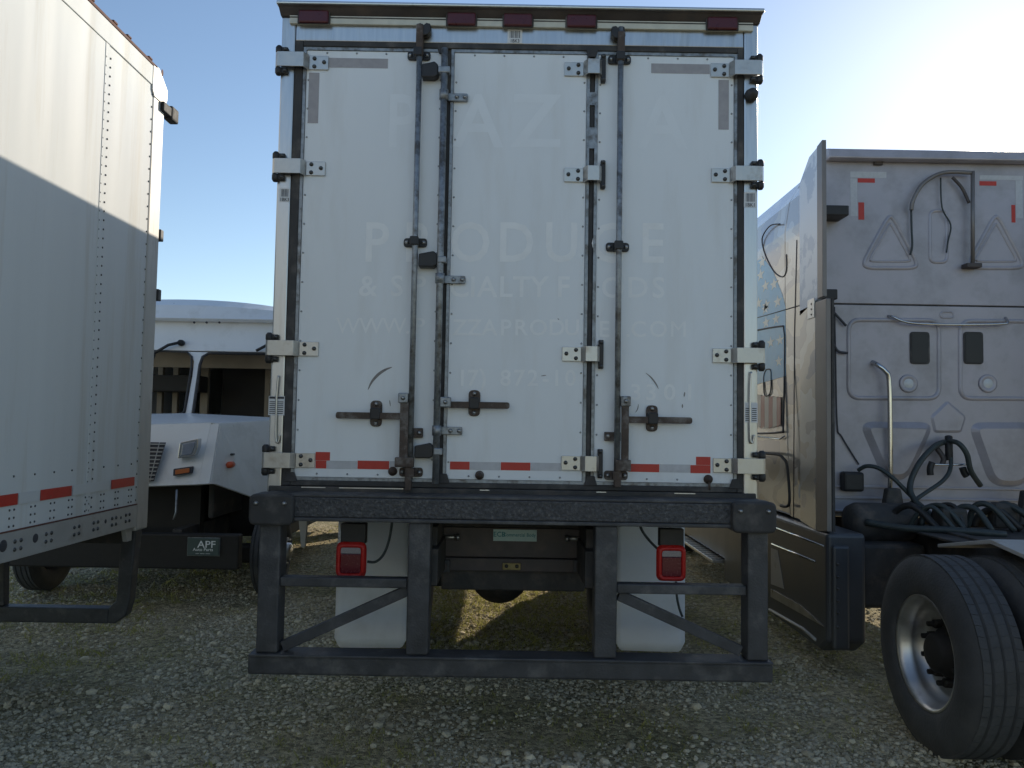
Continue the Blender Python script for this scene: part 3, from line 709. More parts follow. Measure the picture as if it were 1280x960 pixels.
# step bumper: tread beam, end pads, posts, bars and diagonals
YBF = 3.90
def Bp(px, py, y=YBF): p = PY(px, py, y); return p.x, p.z
bmp = B('bumper_beam', M_tread, truck, Bp(322, 640)[0], Bp(962, 640)[0], YBF + 0.01, YD - 0.022, Bp(640, 651)[1], Bp(640, 626)[1], 0.006)
B('beam_lip', M_bump, bmp, Bp(366, 640)[0], Bp(918, 640)[0], YBF + 0.004, YBF + 0.06, Bp(640, 656)[1], Bp(640, 651.3)[1], 0.004)
B('beam_top', M_bump, bmp, Bp(322, 640)[0] + 0.01, Bp(962, 640)[0] - 0.01, YBF + 0.012, YD - 0.024, Bp(640, 625.8)[1], Bp(640, 622)[1], 0.004)
for (a, b, p0, p1) in ((313.5, 369, 617, 656), (914, 969, 627, 666)):
    x0, x1, z0, z1 = Bp(a, p0)[0], Bp(b, p0)[0], Bp((a + b) / 2, p1)[1], Bp((a + b) / 2, p0)[1]
    pd = MB().prism(rrect(x0, x1, z0, z1, 0.035), 'y', YBF - 0.03, YBF + 0.12).build('bumper_pad', M_rubber, bmp, 0.012)
    for u in (0.17, 0.80): bolt(x0 + (x1 - x0) * u, YBF - 0.0305, z1 - 0.045, bmp, bolt_m)
zb_top = Bp(640, 823)[1]; zb_bot = Bp(640, 850)[1]
ztop = Bp(640, 656)[1] - 0.001
for (a, b) in ((320, 347), (508, 536), (744, 772), (936, 962)):
    B('bumper_post', M_bump, bmp, Bp(a, 740)[0], Bp(b, 740)[0], YBF + 0.02, YBF + 0.14, zb_top + 0.001, ztop, 0.008)
B('bottom_bar', M_bump, bmp, Bp(308, 830)[0], Bp(968, 830)[0], YBF + 0.012, YBF + 0.13, zb_bot, zb_top - 0.014, 0.012)
B('bottom_flange', M_bump, bmp, Bp(310, 830)[0], Bp(967, 830)[0], YBF - 0.004, YBF + 0.14, zb_top - 0.0135, zb_top, 0.004)
for (a, b, p0, p1) in ((347.5, 507.5, 724, 736), (772.5, 935.5, 733, 745)):
    pm = (a + b) / 2
    B('middle_bar', M_bump, bmp, Bp(a, 730)[0], Bp(b, 730)[0], YBF + 0.03, YBF + 0.10, Bp(pm, p1)[1], Bp(pm, p0)[1], 0.006)
for (p, q) in (((349, 812), (508, 741)), ((775, 747), (930, 818))):
    a = Vector((Bp(*p)[0], YBF + 0.07, Bp(*p)[1])); c = Vector((Bp(*q)[0], YBF + 0.07, Bp(*q)[1]))
    t = (c - a).normalized(); nrm = Vector((-t.z, 0, t.x)) * 0.026
    MB().prism([((a + nrm).x, (a + nrm).z), ((a - nrm).x, (a - nrm).z), ((c - nrm).x, (c - nrm).z), ((c + nrm).x, (c + nrm).z)], 'y', YBF + 0.045, YBF + 0.09).build('diagonal_brace', M_bump, bmp, 0.004)

# tail lights on brackets, with leads
YT = 4.14
for (a, b, p0, p1, c) in ((421, 459, 677, 722, 440), (820, 857, 681, 726, 838)):
    q = lambda px, py: (PY(px, py, YT).x, PY(px, py, YT).z)
    x0, x1, z0, z1 = q(a, p0)[0], q(b, p0)[0], q(c, p1)[1], q(c, p0)[1]
    tl = MB().prism(rrect(x0 + 0.012, x1 - 0.012, z0 + 0.012, z1 - 0.012, 0.03), 'y', YT - 0.012, YT + 0.06).build('tail_light', M_black, truck, 0.006)
    ring = MB(); op = rrect(x0, x1, z0, z1, 0.038, 6); ip = rrect(x0 + 0.026, x1 - 0.026, z0 + 0.026, z1 - 0.026, 0.018, 6); n_ = len(op)
    mid_ = rrect(x0 + 0.011, x1 - 0.011, z0 + 0.011, z1 - 0.011, 0.03, 6)
    vs = [(p[0], YT - 0.008, p[1]) for p in op] + [(p[0], YT - 0.034, p[1]) for p in mid_] + [(p[0], YT - 0.030, p[1]) for p in ip] + [(p[0], YT - 0.013, p[1]) for p in ip]
    fs = [(r * n_ + i, r * n_ + (i + 1) % n_, (r + 1) * n_ + (i + 1) % n_, (r + 1) * n_ + i) for r in range(3) for i in range(n_)]
    ring.add(vs, fs, True).build('lens_rim', M_tail, tl)
    zc_ = z1 - 0.026 - 0.035
    MB().prism(rrect(x0 + 0.027, x1 - 0.027, z0 + 0.027, zc_, 0.006), 'y', YT - 0.028, YT - 0.0125).build('red_lens', M_tlens, tl, 0.004)
    MB().prism(rrect(x0 + 0.027, x1 - 0.027, zc_ + 0.001, z1 - 0.027, 0.006), 'y', YT - 0.027, YT - 0.0125).build('reverse_lens', M_clear, tl, 0.004)
    B('light_bracket', M_black, tl, x0 + 0.02, x1 - 0.01, YT - 0.004, YT + 0.06, z1 - 0.011, 1.16, 0.004)
def P3(px, py, y): return PY(px, py, y)
MB().tube(smooth_path([P3(459, 702, 4.17), P3(470, 702, 4.18), P3(480, 692, 4.2), P3(487, 672, 4.22), P3(491, 645, 4.24)], 6), 0.007, 8).build('lamp_lead', M_hose, truck)
MB().tube(smooth_path([P3(797, 645, 4.24), P3(802, 662, 4.22), P3(812, 676, 4.2), P3(824, 688, 4.17)], 6), 0.007, 8).build('lamp_lead', M_hose, truck)
MB().tube(smooth_path([P3(845, 727, 4.19), P3(846, 745, 4.17), P3(849, 760, 4.18), P3(853, 771, 4.16)], 6), 0.0065, 8).build('lamp_lead', M_hose, truck)

# mud flaps, wheels and axle
YF = 5.05
for (a, b, pb, s) in ((420, 510, 808, -1), (768, 855, 812, 1)):
    q = lambda px, py: (PY(px, py, YF).x, PY(px, py, YF).z)
    x0, x1 = q(a, 780)[0], q(b, 780)[0]; z0 = q((a + b) / 2, pb)[1]; z1 = 1.10
    pts = rounded([(x0, z0), (x1, z0), (x1, z1), (x0, z1)], 0.04)
    V_ = [(p[0], p[1]) for p in pts]
    mb = MB()
    cols, rows_ = 10, 14; vs = []
    for j in range(rows_ + 1):
        for i in range(cols + 1):
            u, w = i / cols, j / rows_; x = x0 + (x1 - x0) * u; z = z0 + (z1 - z0) * w
            if j == 0 and i in (0, cols): x += 0.03 * (1 if i == 0 else -1); z += 0.008
            y = YF - 0.03 * (1 - w) ** 2 + 0.008 * math.sin(u * 4 + 2 * s) + 0.006 * math.sin(w * 9)
            vs.append((x, y, z))
    fs = [(j * (cols + 1) + i, j * (cols + 1) + i + 1, (j + 1) * (cols + 1) + i + 1, (j + 1) * (cols + 1) + i) for j in range(rows_) for i in range(cols)]
    mb.add(vs, fs, True); fl = mb.build('mud_flap', M_flap, truck)
    so = fl.modifiers.new('thickness', 'SOLIDIFY'); so.thickness = 0.006
    B('flap_hanger', M_under, truck, x0 - 0.02, x1 + 0.02, YF + 0.012, YF + 0.06, 1.06, 1.16, 0.005)
# pale bars added under the bed, standing for pale bits seen beyond
for (px, w, zb) in ((379, 0.03, 0.96), (431.5, 0.045, 0.99)):
    x = PY(px, 668, 4.6).x
    MB().prism([(x - w, 1.16), (x + w, 1.16), (x + w * 0.55, zb), (x - w * 0.2, zb)], 'y', 4.58, 4.61).build('pale_bar', M_trail2, truck, 0.004)

def tyre_profile(R, w, rb):
    """closed section: outer face at axial 0, inner face at w"""
    return [(0.045, rb), (0.016, rb + 0.018), (0.004, rb + 0.06), (0.0, (R + rb) / 2 + 0.01), (0.010, R - 0.055), (0.022, R - 0.028), (0.034, R - 0.008), (0.040, R - 0.002), (0.058, R),
            (w * 0.27, R + 0.003), (w * 0.275, R - 0.013), (w * 0.31, R - 0.013), (w * 0.315, R + 0.004), (w * 0.48, R + 0.004), (w * 0.485, R - 0.013), (w * 0.515, R - 0.013), (w * 0.52, R + 0.004),
            (w * 0.685, R + 0.004), (w * 0.69, R - 0.013), (w * 0.725, R - 0.013), (w * 0.73, R + 0.003), (w - 0.058, R), (w - 0.040, R - 0.002), (w - 0.034, R - 0.008), (w - 0.022, R - 0.028), (w - 0.010, R - 0.055),
            (w, (R + rb) / 2 + 0.01), (w - 0.004, rb + 0.06), (w - 0.016, rb + 0.018), (w - 0.045, rb)]
def tread_material():
    m = M_tyre.copy(); m.name = 'tyre_tread'
    nt = m.node_tree; N = nt.nodes; L = nt.links
    return m
def wheel(parent, x, y, z, R, w, s, rim_r=0.287, dish=0.15, outer=True, name='wheel', hub_m=None):
    """outer face at x; s=+1: the wheel extends to +X from it"""
    wh = MB()
    prof = [(s * a, r) for (a, r) in tyre_profile(R, w, rim_r)]
    whl = MB().lathe(prof, (x, y, z), 'x', 72, True, True).build(name, M_tyre, parent)
    # shoulder blocks cut by slots, so the tread has its own edges
    sl = MB()
    for k in range(60):
        g0 = 2 * math.pi * k / 60; g1 = g0 + 2 * math.pi / 60 * 0.95
        for (a0, a1) in ((0.036, w * 0.262), (w * 0.322, w * 0.474), (w * 0.526, w * 0.678), (w * 0.738, w - 0.036)):
            vs = []
            sk = 0.012 if a0 < w * 0.3 or a0 > w * 0.7 else -0.014
            for a, dg in ((a0, 0), (a1, sk)):
                for g_ in (g0 + dg, g1 + dg):
                    for r in (R - 0.006, R + 0.0055):
                        vs.append((x + s * a, y + r * math.cos(g_), z + r * math.sin(g_)))
            sl.add(vs, [(0, 1, 3, 2), (4, 6, 7, 5), (0, 4, 5, 1), (2, 3, 7, 6), (1, 5, 7, 3)])
    sl.build('tread_blocks', M_tyre, whl, kind='stuff')
    if outer:
        rp = [(0.050, rim_r - 0.004), (0.030, rim_r + 0.012), (0.022, rim_r + 0.008), (0.026, rim_r - 0.006), (0.05, rim_r - 0.014), (0.075, rim_r - 0.030), (0.10, rim_r - 0.034), (dish - 0.012, rim_r - 0.046), (dish, rim_r - 0.066),
              (dish + 0.004, 0.17), (dish - 0.006, 0.13), (dish - 0.006, 0.0001)]
        rm = MB().lathe([(s * a, r) for a, r in rp], (x, y, z), 'x', 64, caps=False).build('rim', M_rim, whl)
        hs = rim_r / 0.29
        MB().lathe([(s * a, r * hs) for a, r in [(dish, 0.135), (dish - 0.03, 0.13), (dish - 0.05, 0.105), (dish - 0.09, 0.10), (dish - 0.105, 0.08), (dish - 0.115, 0.0001)]], (x, y, z), 'x', 24).build('hub', hub_m or M_hub, rm)
        for k in range(10):
            g_ = 2 * math.pi * (k + 0.5) / 10
            MB().lathe([(s * a, r) for a, r in [(dish + 0.002, 0.026 * hs), (dish - 0.04, 0.024 * hs), (dish - 0.045, 0.015 * hs), (dish - 0.075, 0.014 * hs), (dish - 0.077, 0.0001)]], (x, y + 0.158 * hs * math.cos(g_), z + 0.158 * hs * math.sin(g_)), 'x', 6, False).build('lug_nut', hub_m or M_hub, rm)
    return whl
YA = 6.20
for s, xo in ((1, XC - 1.20), (-1, XC + 1.20)):
    wheel(truck, xo, YA, 0.482, 0.475, 0.255, s, 0.245, 0.13)
    wheel(truck, xo + s * 0.31, YA, 0.482, 0.475, 0.255, s, 0.245, 0.13, False)
    wheel(truck, xo + s * 0.06, YD + BOXL + 0.55, 0.482, 0.475, 0.255, s, 0.245, 0.06)
ax = MB().tube([(XC - 0.88, YA, 0.482), (XC - 0.25, YA, 0.485), (XC + 0.25, YA, 0.485), (XC + 0.88, YA, 0.482)], [0.07, 0.075, 0.075, 0.07], 14)
ax.build('rear_axle', M_under, truck)
MB().lathe([(-0.26, 0.03), (-0.24, 0.11), (-0.16, 0.20), (-0.04, 0.235), (0.08, 0.20), (0.2, 0.13), (0.24, 0.06)], (XC - 0.085, YA, 0.53), 'y', 28).build('differential', M_under, truck)
for s in (-1, 1):
    B('frame_rail', M_under, truck, XC + s * 0.43 - 0.035, XC + s * 0.43 + 0.035, YD + 0.06, YD + BOXL + 1.6, 0.88, 1.149, 0.004)
    MB().tube(smooth_path([(XC + s * 0.46, YA - 0.75, 0.86), (XC + s * 0.46, YA - 0.35, 0.66), (XC + s * 0.46, YA, 0.60), (XC + s * 0.46, YA + 0.4, 0.66), (XC + s * 0.46, YA + 0.8, 0.86)], 5), 0.045, 8).build('leaf_spring', M_under, truck)
    B('bumper_stay', M_under, truck, XC + s * 0.43 - 0.05, XC + s * 0.43 + 0.05, YBF + 0.145, YD + 0.5, 0.86, 1.05, 0.006)
# cross plate between the posts with sticker, pins and tow bracket
YP = 4.55
qp = lambda px, py: (PY(px, py, YP).x, PY(px, py, YP).z)
cp = B('cross_plate', M_plate, truck, qp(547, 690)[0], qp(735, 690)[0], YP, YP + 0.03, qp(640, 697)[1], qp(640, 660)[1], 0.004)
B('plate_foot', M_plate, cp, qp(547, 690)[0], qp(735, 690)[0], YP - 0.02, YP + 0.03, qp(640, 714)[1], qp(640, 697.5)[1], 0.006)
B('drawbar_housing', M_under, truck, qp(552, 690)[0], qp(732, 690)[0], YP + 0.031, YP + 0.35, qp(640, 740)[1], qp(640, 656)[1], 0.01)
for (a, b, py) in ((552, 572, 671.5), (709, 729, 673.5)):
    MB().tube([PY(a, py, YP - 0.03), PY(b, py, YP - 0.03)], 0.011, 10).build('pin', M_hinge, cp)
    e_ = PY(b if a < 600 else a, py, YP - 0.03)
    MB().lathe([(-0.012, 0.02), (0.012, 0.02)], (e_.x, e_.y, e_.z), 'x', 12).build('pin_collar', M_bolt, cp)
for px in (555, 724):
    x, z = qp(px, 706)
    B('shackle_block', M_bump, cp, x - 0.038, x + 0.038, YP - 0.05, YP - 0.0205, z - 0.036, z + 0.036, 0.008)
    B('shackle_pad', M_plate, cp, x - 0.022, x + 0.022, YP - 0.058, YP - 0.0505, z - 0.018, z + 0.018, 0.005)
x, z = qp(639.5, 707)
tb = B('tow_bracket', M_tan, cp, x - 0.053, x + 0.053, YP - 0.034, YP - 0.0205, z - 0.020, z + 0.020, 0.005)
for q in (-1, 1): bolt(x + q * 0.03, YP - 0.0345, z + 0.003, cp)
x0, z0 = qp(616.5, 676); x1, z1 = qp(671, 662.5)
st = B('sticker', M_mint, cp, x0, x1, YP - 0.0015, YP - 0.0003, z0, z1)
text_mesh([('ECB', x0 + 0.035, (z0 + z1) / 2 + 0.006, 0.028, 1.0)], YP, 0.0022).build('print', M_teal, st)
text_mesh([('Commercial Body', x0 + 0.152, (z0 + z1) / 2 + 0.004, 0.020, 0.9)], YP, 0.0022).build('print', M_teal, st)
# cab ahead of the box, hidden from here but standing there
cabm = MB().prism([(YD + BOXL + 0.12, 1.0), (YD + BOXL + 0.12, 2.75), (YD + BOXL + 1.3, 2.72), (YD + BOXL + 1.95, 1.9), (YD + BOXL + 2.1, 1.5), (YD + BOXL + 2.1, 0.75), (YD + BOXL + 1.2, 0.75), (YD + BOXL + 1.1, 1.0)], 'x', XC - 1.08, XC + 1.08).build('cab', M_box, truck, 0.04)

# ------------------------------------------------------------------ white van trailer on the left, its rear end pointing away
XT = -2.46
def T(px, py, x=XT): p = PX(px, py, x); return p.y, p.z
YE = T(199, 285)[0]                       # rear end of the trailer
YPOST = T(184.5, 285)[0]
trl = thing('semi_trailer', 'long white semi trailer with riveted side panels, streaked upper wall and red reflective strips', 'trailer', (XT - 1.28, YE, 0))
ZTT, ZBR0, ZBR1 = 4.085, 0.985, 1.13
YSEAM = T(126, 285)[0]
YN = -9.5
ZTR = 3.94                                 # foot of the top rail
PW = YSEAM - 0.0
# side wall in panels, each its own sheet, 1.22 m wide except the last short one
edges = [YPOST - 0.002, YSEAM] + [YSEAM - 1.22 * k for k in range(1, 12)]
for k in range(len(edges) - 1):
    o_ = B('side_panel', M_trail, trl, XT - 0.03, XT - (0.0 if k % 2 else 0.0015), edges[k + 1] + 0.001, edges[k] - 0.001, ZBR1, ZTR)
B('wall_core', M_trail2, trl, XT - 2.58, XT - 0.031, YN + 0.5, YE - 0.002, ZBR1 + 0.004, ZTT - 0.03)
B('top_rail', M_trail, trl, XT - 0.04, XT + 0.006, YN + 0.5, YPOST - 0.003, ZTR + 0.001, ZTT - 0.012, 0.004)
B('roof_edge', M_rusttop, trl, XT - 0.05, XT + 0.010, YN + 0.5, YPOST + 0.03, ZTT - 0.0115, ZTT + 0.008, 0.003)
for k in range(9):
    y = YPOST - 0.05 - k * 0.23 - 0.06 * rng.random()
    B('roof_rivet_strip', M_rusttop, trl, XT - 0.02, XT + 0.014, y - 0.05, y, ZTT + 0.0085, ZTT + 0.022, 0.004)
# rear corner post with its casting
post = B('corner_post', M_tsteel, trl, XT - 0.12, XT + 0.004, YPOST, YE, ZBR0 - 0.03, ZTR - 0.03, 0.012)
cst = MB().prism([(YPOST - 0.03, ZTR - 0.03), (YPOST - 0.03, ZTT + 0.005), (YPOST + 0.06, ZTT + 0.012), (YE + 0.03, ZTT - 0.09), (YE + 0.03, ZTT - 0.16), (YE + 0.005, ZTR - 0.07), (YPOST, ZTR - 0.07)], 'x', XT - 0.16, XT + 0.010).build('corner_casting', M_tsteel, trl, 0.008)
y_, z_ = T(201, 91)
MB().prism([(y_ + 0.016 * math.cos(a), z_ + 0.024 * math.sin(a)) for a in np.linspace(0, 6.28, 13)[:-1]], 'x', XT + 0.0102, XT + 0.0112).build('casting_hole', M_rusttop, cst)
y_, z_ = T(207, 138)
MB().box(XT - 0.02, XT + 0.03, y_ - 0.09, y_ + 0.03, z_ - 0.035, z_ + 0.03).build('lamp_bracket', M_hub, trl, 0.006)
MB().box(XT - 0.03, XT + 0.035, y_ + 0.031, y_ + 0.14, z_ - 0.05, z_ + 0.05).build('side_lamp', M_hub, trl, 0.012)
for py in (293, 369):
    y_, z_ = T(198, py); B('door_hinge', M_black, trl, XT - 0.06, XT + 0.012, YE + 0.001, YE + 0.05, z_ - 0.04, z_ + 0.04, 0.006)
# far side and roof come with the core; bottom rail with bolts in fours
brail = B('bottom_rail', M_trail2, trl, XT - 0.05, XT + 0.008, YN + 0.5, YPOST - 0.002, ZBR0, ZBR1 - 0.001, 0.004)
B('rail_lip', M_rusttop, brail, XT - 0.02, XT + 0.0095, YN + 0.5, YPOST - 0.003, ZBR1 - 0.0005, ZBR1 + 0.006)
tb_m = unit_mesh('rail_bolt', MB().lathe([(0, 0.0115), (0.004, 0.0105), (0.007, 0.006), (0.008, 0.0001)], (0, 0, 0), 'x', 8), M_dbolt)
groups4 = [(20, 672), (59, 658), (94, 649), (118, 642), (141, 636), (158, 632)]
for (px, py) in groups4:
    yc, zc = T(px, py + 10); zc = (ZBR0 + ZBR1) / 2
    for a in (-0.024, 0.024):
        for b in (-0.020, 0.020): link('bolt', tb_m, Vector((XT + 0.008, yc + a, zc + b)), brail)
for px, r in ((43, 0.024), (130, 0.013), (149, 0.010), (3, 0.03)):
    yc, _ = T(px, 660); MB().lathe([(0.0085, r), (0.0092, r * 0.9), (0.0092, 0.0001)], (XT, yc, (ZBR0 + ZBR1) / 2 + 0.012), 'x', 16).build('drain_hole', M_ink, brail)
# rivet rows: seam, post edge, foot of the wall
rv = MB()
dome = MB().lathe([(0, 0.0065), (0.003, 0.0055), (0.0045, 0.0001)], (0, 0, 0), 'x', 7)
def trivet(y, z, x=XT): rv.add([(v[0] + x, v[1] + y, v[2] + z) for v in dome.v], dome.f, True)
for e_ in edges[1:6]:
    z = ZBR1 + 0.03
    while z < ZTR - 0.05: trivet(e_ - 0.026, z); trivet(e_ + 0.028, z + 0.012); z += 0.055
z = ZBR1 + 0.03
while z < ZTR - 0.05: trivet(YPOST - 0.012, z); z += 0.085
y = YPOST - 0.11
while y > 1.5:
    for dz in (0.025, 0.065, 0.105):
        trivet(y, ZBR1 + dz); trivet(y + 0.035, ZBR1 + dz)
    trivet(y + 0.02, ZBR1 + 0.27); y -= 0.17
rv.build('rivets', M_dbolt, trl, kind='stuff')
sm = MB()
for e_ in edges[1:6]: sm.box(XT + 0.0001, XT + 0.003, e_ - 0.034, e_ + 0.004, ZBR1 + 0.001, ZTR - 0.001)
sm.build('seam_strips', M_trail, trl, kind='stuff')
# reflective strips
zt = T(150, 604)[1]
for (a, b) in ((138, 167), (50, 89), (-30, 22), (-190, -120)):
    y0, y1 = T(a, 615)[0], T(b, 607)[0]
    B('red_strip', M_red, trl, XT + 0.0032, XT + 0.0048, y0, y1, zt - 0.028, zt + 0.028)
for (a, b) in ((89.6, 137.5), (22.5, 49.5)):
    y0, y1 = T(a, 615)[0], T(b, 607)[0]
    B('white_strip', M_box, trl, XT + 0.0032, XT + 0.0044, y0 + 0.004, y1 - 0.004, zt - 0.028, zt + 0.028)
# underride guard: bar across the rear, bent uprights
YG = YE - 0.10
zg0, zg1 = PY(80, 777, YG).z, PY(80, 758, YG).z
xg = PY(150, 768, YG).x
gd = B('guard_bar', M_bump, trl, XT - 2.3, xg - 0.06, YG - 0.04, YG + 0.06, zg0, zg1, 0.01)
MB().prism([(xg - 0.065, zg0), (xg - 0.02, zg0), (xg + 0.05, zg0 + 0.05), (xg + 0.075, zg1 + 0.05), (xg + 0.10, ZBR0 - 0.03), (xg + 0.0, ZBR0 - 0.03), (xg - 0.015, zg1 + 0.05), (xg - 0.065, zg1)], 'y', YG - 0.035, YG + 0.055).build('guard_upright', M_bump, trl, 0.01)
xg2 = xg - 0.78
MB().prism([(xg2 - 0.22, ZBR0 - 0.02), (xg2 + 0.0, ZBR0 - 0.02), (xg2 + 0.02, zg1 + 0.001), (xg2 - 0.10, zg1 + 0.001)], 'y', YG - 0.02, YG + 0.04).build('guard_strut', M_bump, trl, 0.006)
MB().prism([(YG - 0.16, ZBR0 - 0.002), (YPOST, ZBR0 - 0.002), (YPOST, ZBR0 - 0.09), (YPOST - 0.06, ZBR0 - 0.09)], 'x', XT - 0.05, XT - 0.02).build('gusset', M_trail2, trl, 0.003)
B('rear_sill', M_under, trl, XT - 2.5, XT - 0.05, YG - 0.03, YE - 0.01, ZBR0 - 0.12, ZBR0 + 0.13, 0.01)
for k in range(11): B('floor_beam', M_under, trl, XT - 2.5, XT - 0.052, YE - 0.8 - k * 0.55, YE - 0.72 - k * 0.55, ZBR0 + 0.01, ZBR1 + 0.003)
for s in (-0.75, -1.85): B('slider_rail', M_under, trl, XT + s - 0.04, XT + s + 0.04, -2.0, YE - 0.6, ZBR0 - 0.16, ZBR0 + 0.008)
# its tandem wheels, out of the frame to the left
for yw in (1.2, -0.1):
    wheel(trl, XT - 0.03, yw, 0.513, 0.505, 0.27, -1, 0.287, 0.15)
    wheel(trl, XT - 2.50, yw, 0.513, 0.505, 0.27, 1, 0.287, 0.15)
    MB().tube([(XT - 0.3, yw, 0.51), (XT - 2.3, yw, 0.51)], 0.07, 12).build('axle', M_under, trl)
for s in (-0.4, -2.2): B('landing_leg', M_under, trl, XT + s - 0.06, XT + s + 0.06, -7.6, -7.45, 0.0, ZBR0, 0.005)

# planks and lumber lying on the ground beyond the trailer
for i, (px, py, L_, w_, rz, lab) in enumerate(((75, 697, 1.5, 0.16, 12, 'short weathered plank lying flat on gravel beyond the trailer'), (92, 706, 1.1, 0.10, 32, 'narrow grey board lying crooked on gravel behind underride guard'))):
    p = PZ(px, py, 0.03)
    o_ = MB().box(-L_ / 2, L_ / 2, -w_ / 2, w_ / 2, -0.02, 0.02)
    c_, s_ = math.cos(RAD(rz)), math.sin(RAD(rz))
    o_.v = [(p.x + v[0] * c_ - v[1] * s_, p.y + v[0] * s_ + v[1] * c_, 0.022 + v[2]) for v in o_.v]
    o_ = o_.build('wooden_plank', M_wood, None, 0.004); o_['label'] = lab; o_['category'] = 'plank'

# ------------------------------------------------------------------ white step van behind, nose towards us
XV = -3.45
van = thing('step_van', 'white step van with empty windshield openings and bare front end', 'van', (XV, 8.6, 0))
YW0, YW1 = 8.30, 8.60                      # windshield foot and head
def V(px, py, y): p = PY(px, py, y); return p.x, p.z
zw0, zw1 = V(240, 522, YW0)[1], V(250, 441, YW1)[1]
zh_ = V(250, 398, YW1)[1]; zroof = 3.08
HW = 1.15
B('cargo_side', M_van, van, XV - HW, XV - HW + 0.04, YW1 + 0.9, 13.5, 0.75, zh_ + 0.1, 0.01)
B('cargo_side', M_van, van, XV + HW - 0.04, XV + HW, YW1 + 0.9, 13.5, 0.75, zh_ + 0.1, 0.01)
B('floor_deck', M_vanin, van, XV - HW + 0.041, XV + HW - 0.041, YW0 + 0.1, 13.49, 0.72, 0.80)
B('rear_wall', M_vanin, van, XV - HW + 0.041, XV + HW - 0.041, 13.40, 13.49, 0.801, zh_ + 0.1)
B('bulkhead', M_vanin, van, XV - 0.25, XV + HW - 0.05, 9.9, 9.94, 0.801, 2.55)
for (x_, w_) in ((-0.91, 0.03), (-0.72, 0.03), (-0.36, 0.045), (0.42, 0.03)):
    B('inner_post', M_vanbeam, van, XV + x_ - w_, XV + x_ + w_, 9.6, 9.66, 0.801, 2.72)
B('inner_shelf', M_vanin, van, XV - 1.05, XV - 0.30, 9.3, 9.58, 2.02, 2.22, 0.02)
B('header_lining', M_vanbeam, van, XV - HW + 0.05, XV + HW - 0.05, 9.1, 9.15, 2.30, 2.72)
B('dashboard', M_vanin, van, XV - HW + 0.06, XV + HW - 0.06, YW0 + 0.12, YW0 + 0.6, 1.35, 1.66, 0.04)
# roof with rounded front cap
prof = [(0.06, zh_ - 0.02), (0.0, zh_), (0.02, zh_ + 0.02), (0.10, zh_ + 0.16), (0.26, zh_ + 0.25), (0.62, zroof + 0.02), (1.4, zroof + 0.05), (4.8, zroof + 0.05), (4.8, zh_ - 0.02)]
rf = MB(); vs = []; NX = 13; NP = len(prof)
for i in range(NX):
    u = -1 + 2 * i / (NX - 1); x = XV + (HW + 0.02) * u
    drop = 0.15 * abs(u + 0.30) ** 2.2 / 1.3 ** 2.2
    for (a, z) in prof:
        k = max(0.0, min(1.0, (z - zh_) / (zroof - zh_)))
        vs.append((x, YW1 + a + 0.10 * k * abs(u) ** 3, z - drop * k))
fs = [(i * NP + j, i * NP + (j + 1) % NP, (i + 1) * NP + (j + 1) % NP, (i + 1) * NP + j) for i in range(NX - 1) for j in range(NP)]
fs += [tuple(range(NP)), tuple(range((NX - 1) * NP, NX * NP))[::-1]]
rf.add(vs, fs).build('roof', M_van, van, 0.03)
# front wall: header, pillars, sill round two openings
def frontp(pts, name, m, depth=0.05, bev=0.01):
    """polygon on the raked windshield plane; pts are photo pixels"""
    vs = []
    for (px, py) in pts:
        d = ray(px, py); nrm = Vector((0, zw1 - zw0, -(YW1 - YW0))); base = Vector((0, YW0, zw0))
        t = (base - CAM).dot(nrm) / d.dot(nrm); vs.append(CAM + d * t)
    n_ = len(vs); mb = MB(); off = Vector((0, depth, 0))
    mb.add(list(vs) + [v + off for v in vs], [tuple(range(n_)), tuple(range(n_, 2 * n_))[::-1]] + [(i, i + n_, (i + 1) % n_ + n_, (i + 1) % n_) for i in range(n_)])
    return mb.build(name, m, van, bev)
xr_ = 640 + F * (XV + HW) / YW1; xl_ = 640 + F * (XV - HW) / YW1
frontp([(xl_, 396), (xr_ + 1, 400), (xr_, 441.5), (xl_, 436)], 'header', M_van)
frontp([(232, 439.5), (262, 440.2), (252, 447), (249, 458), (239, 521), (230.5, 521), (240, 470), (242, 452), (239, 444)], 'centre_pillar', M_van)
frontp([(xl_, 436.5), (xl_ + 14, 437), (xl_ - 4, 521), (xl_ - 18, 521)], 'side_pillar', M_van)
frontp([(xr_ - 12, 441.5), (xr_, 442), (xr_ - 8, 522), (xr_ - 20, 522)], 'side_pillar', M_van)
frontp([(xl_ - 18, 521.5), (xr_ - 6, 523), (xr_ - 8, 560), (xl_ - 26, 560)], 'cowl', M_van)
for (px, py) in ((242.5, 403), (258, 403), (274, 403)):
    x, z = V(px, py, YW1 - 0.01)
    MB().lathe([(0, 0.013), (-0.012, 0.012), (-0.014, 0.0001)], (x, YW1 + 0.0, z), 'y', 10).build('clearance_light_hole', M_ink, van)
# gasket round the right-hand opening
def wpt(px, py, off=0.012):
    d = ray(px, py); nrm = Vector((0, zw1 - zw0, -(YW1 - YW0))); base = Vector((0, YW0, zw0)); t = (base - CAM).dot(nrm) / d.dot(nrm); return CAM + d * t - Vector((0, off, 0))
MB().tube([wpt(*p) for p in ((334, 442.5), (262, 441.5), (254, 446), (250.5, 456), (242, 516), (243, 521), (252, 522), (320, 522))], 0.016, 8).build('window_gasket', M_rubber, van)
MB().tube([wpt(*p) for p in ((188, 438.5), (234, 440), (240, 446), (240, 458), (231, 514), (226, 519))], 0.012, 8).build('window_gasket', M_rubber, van)
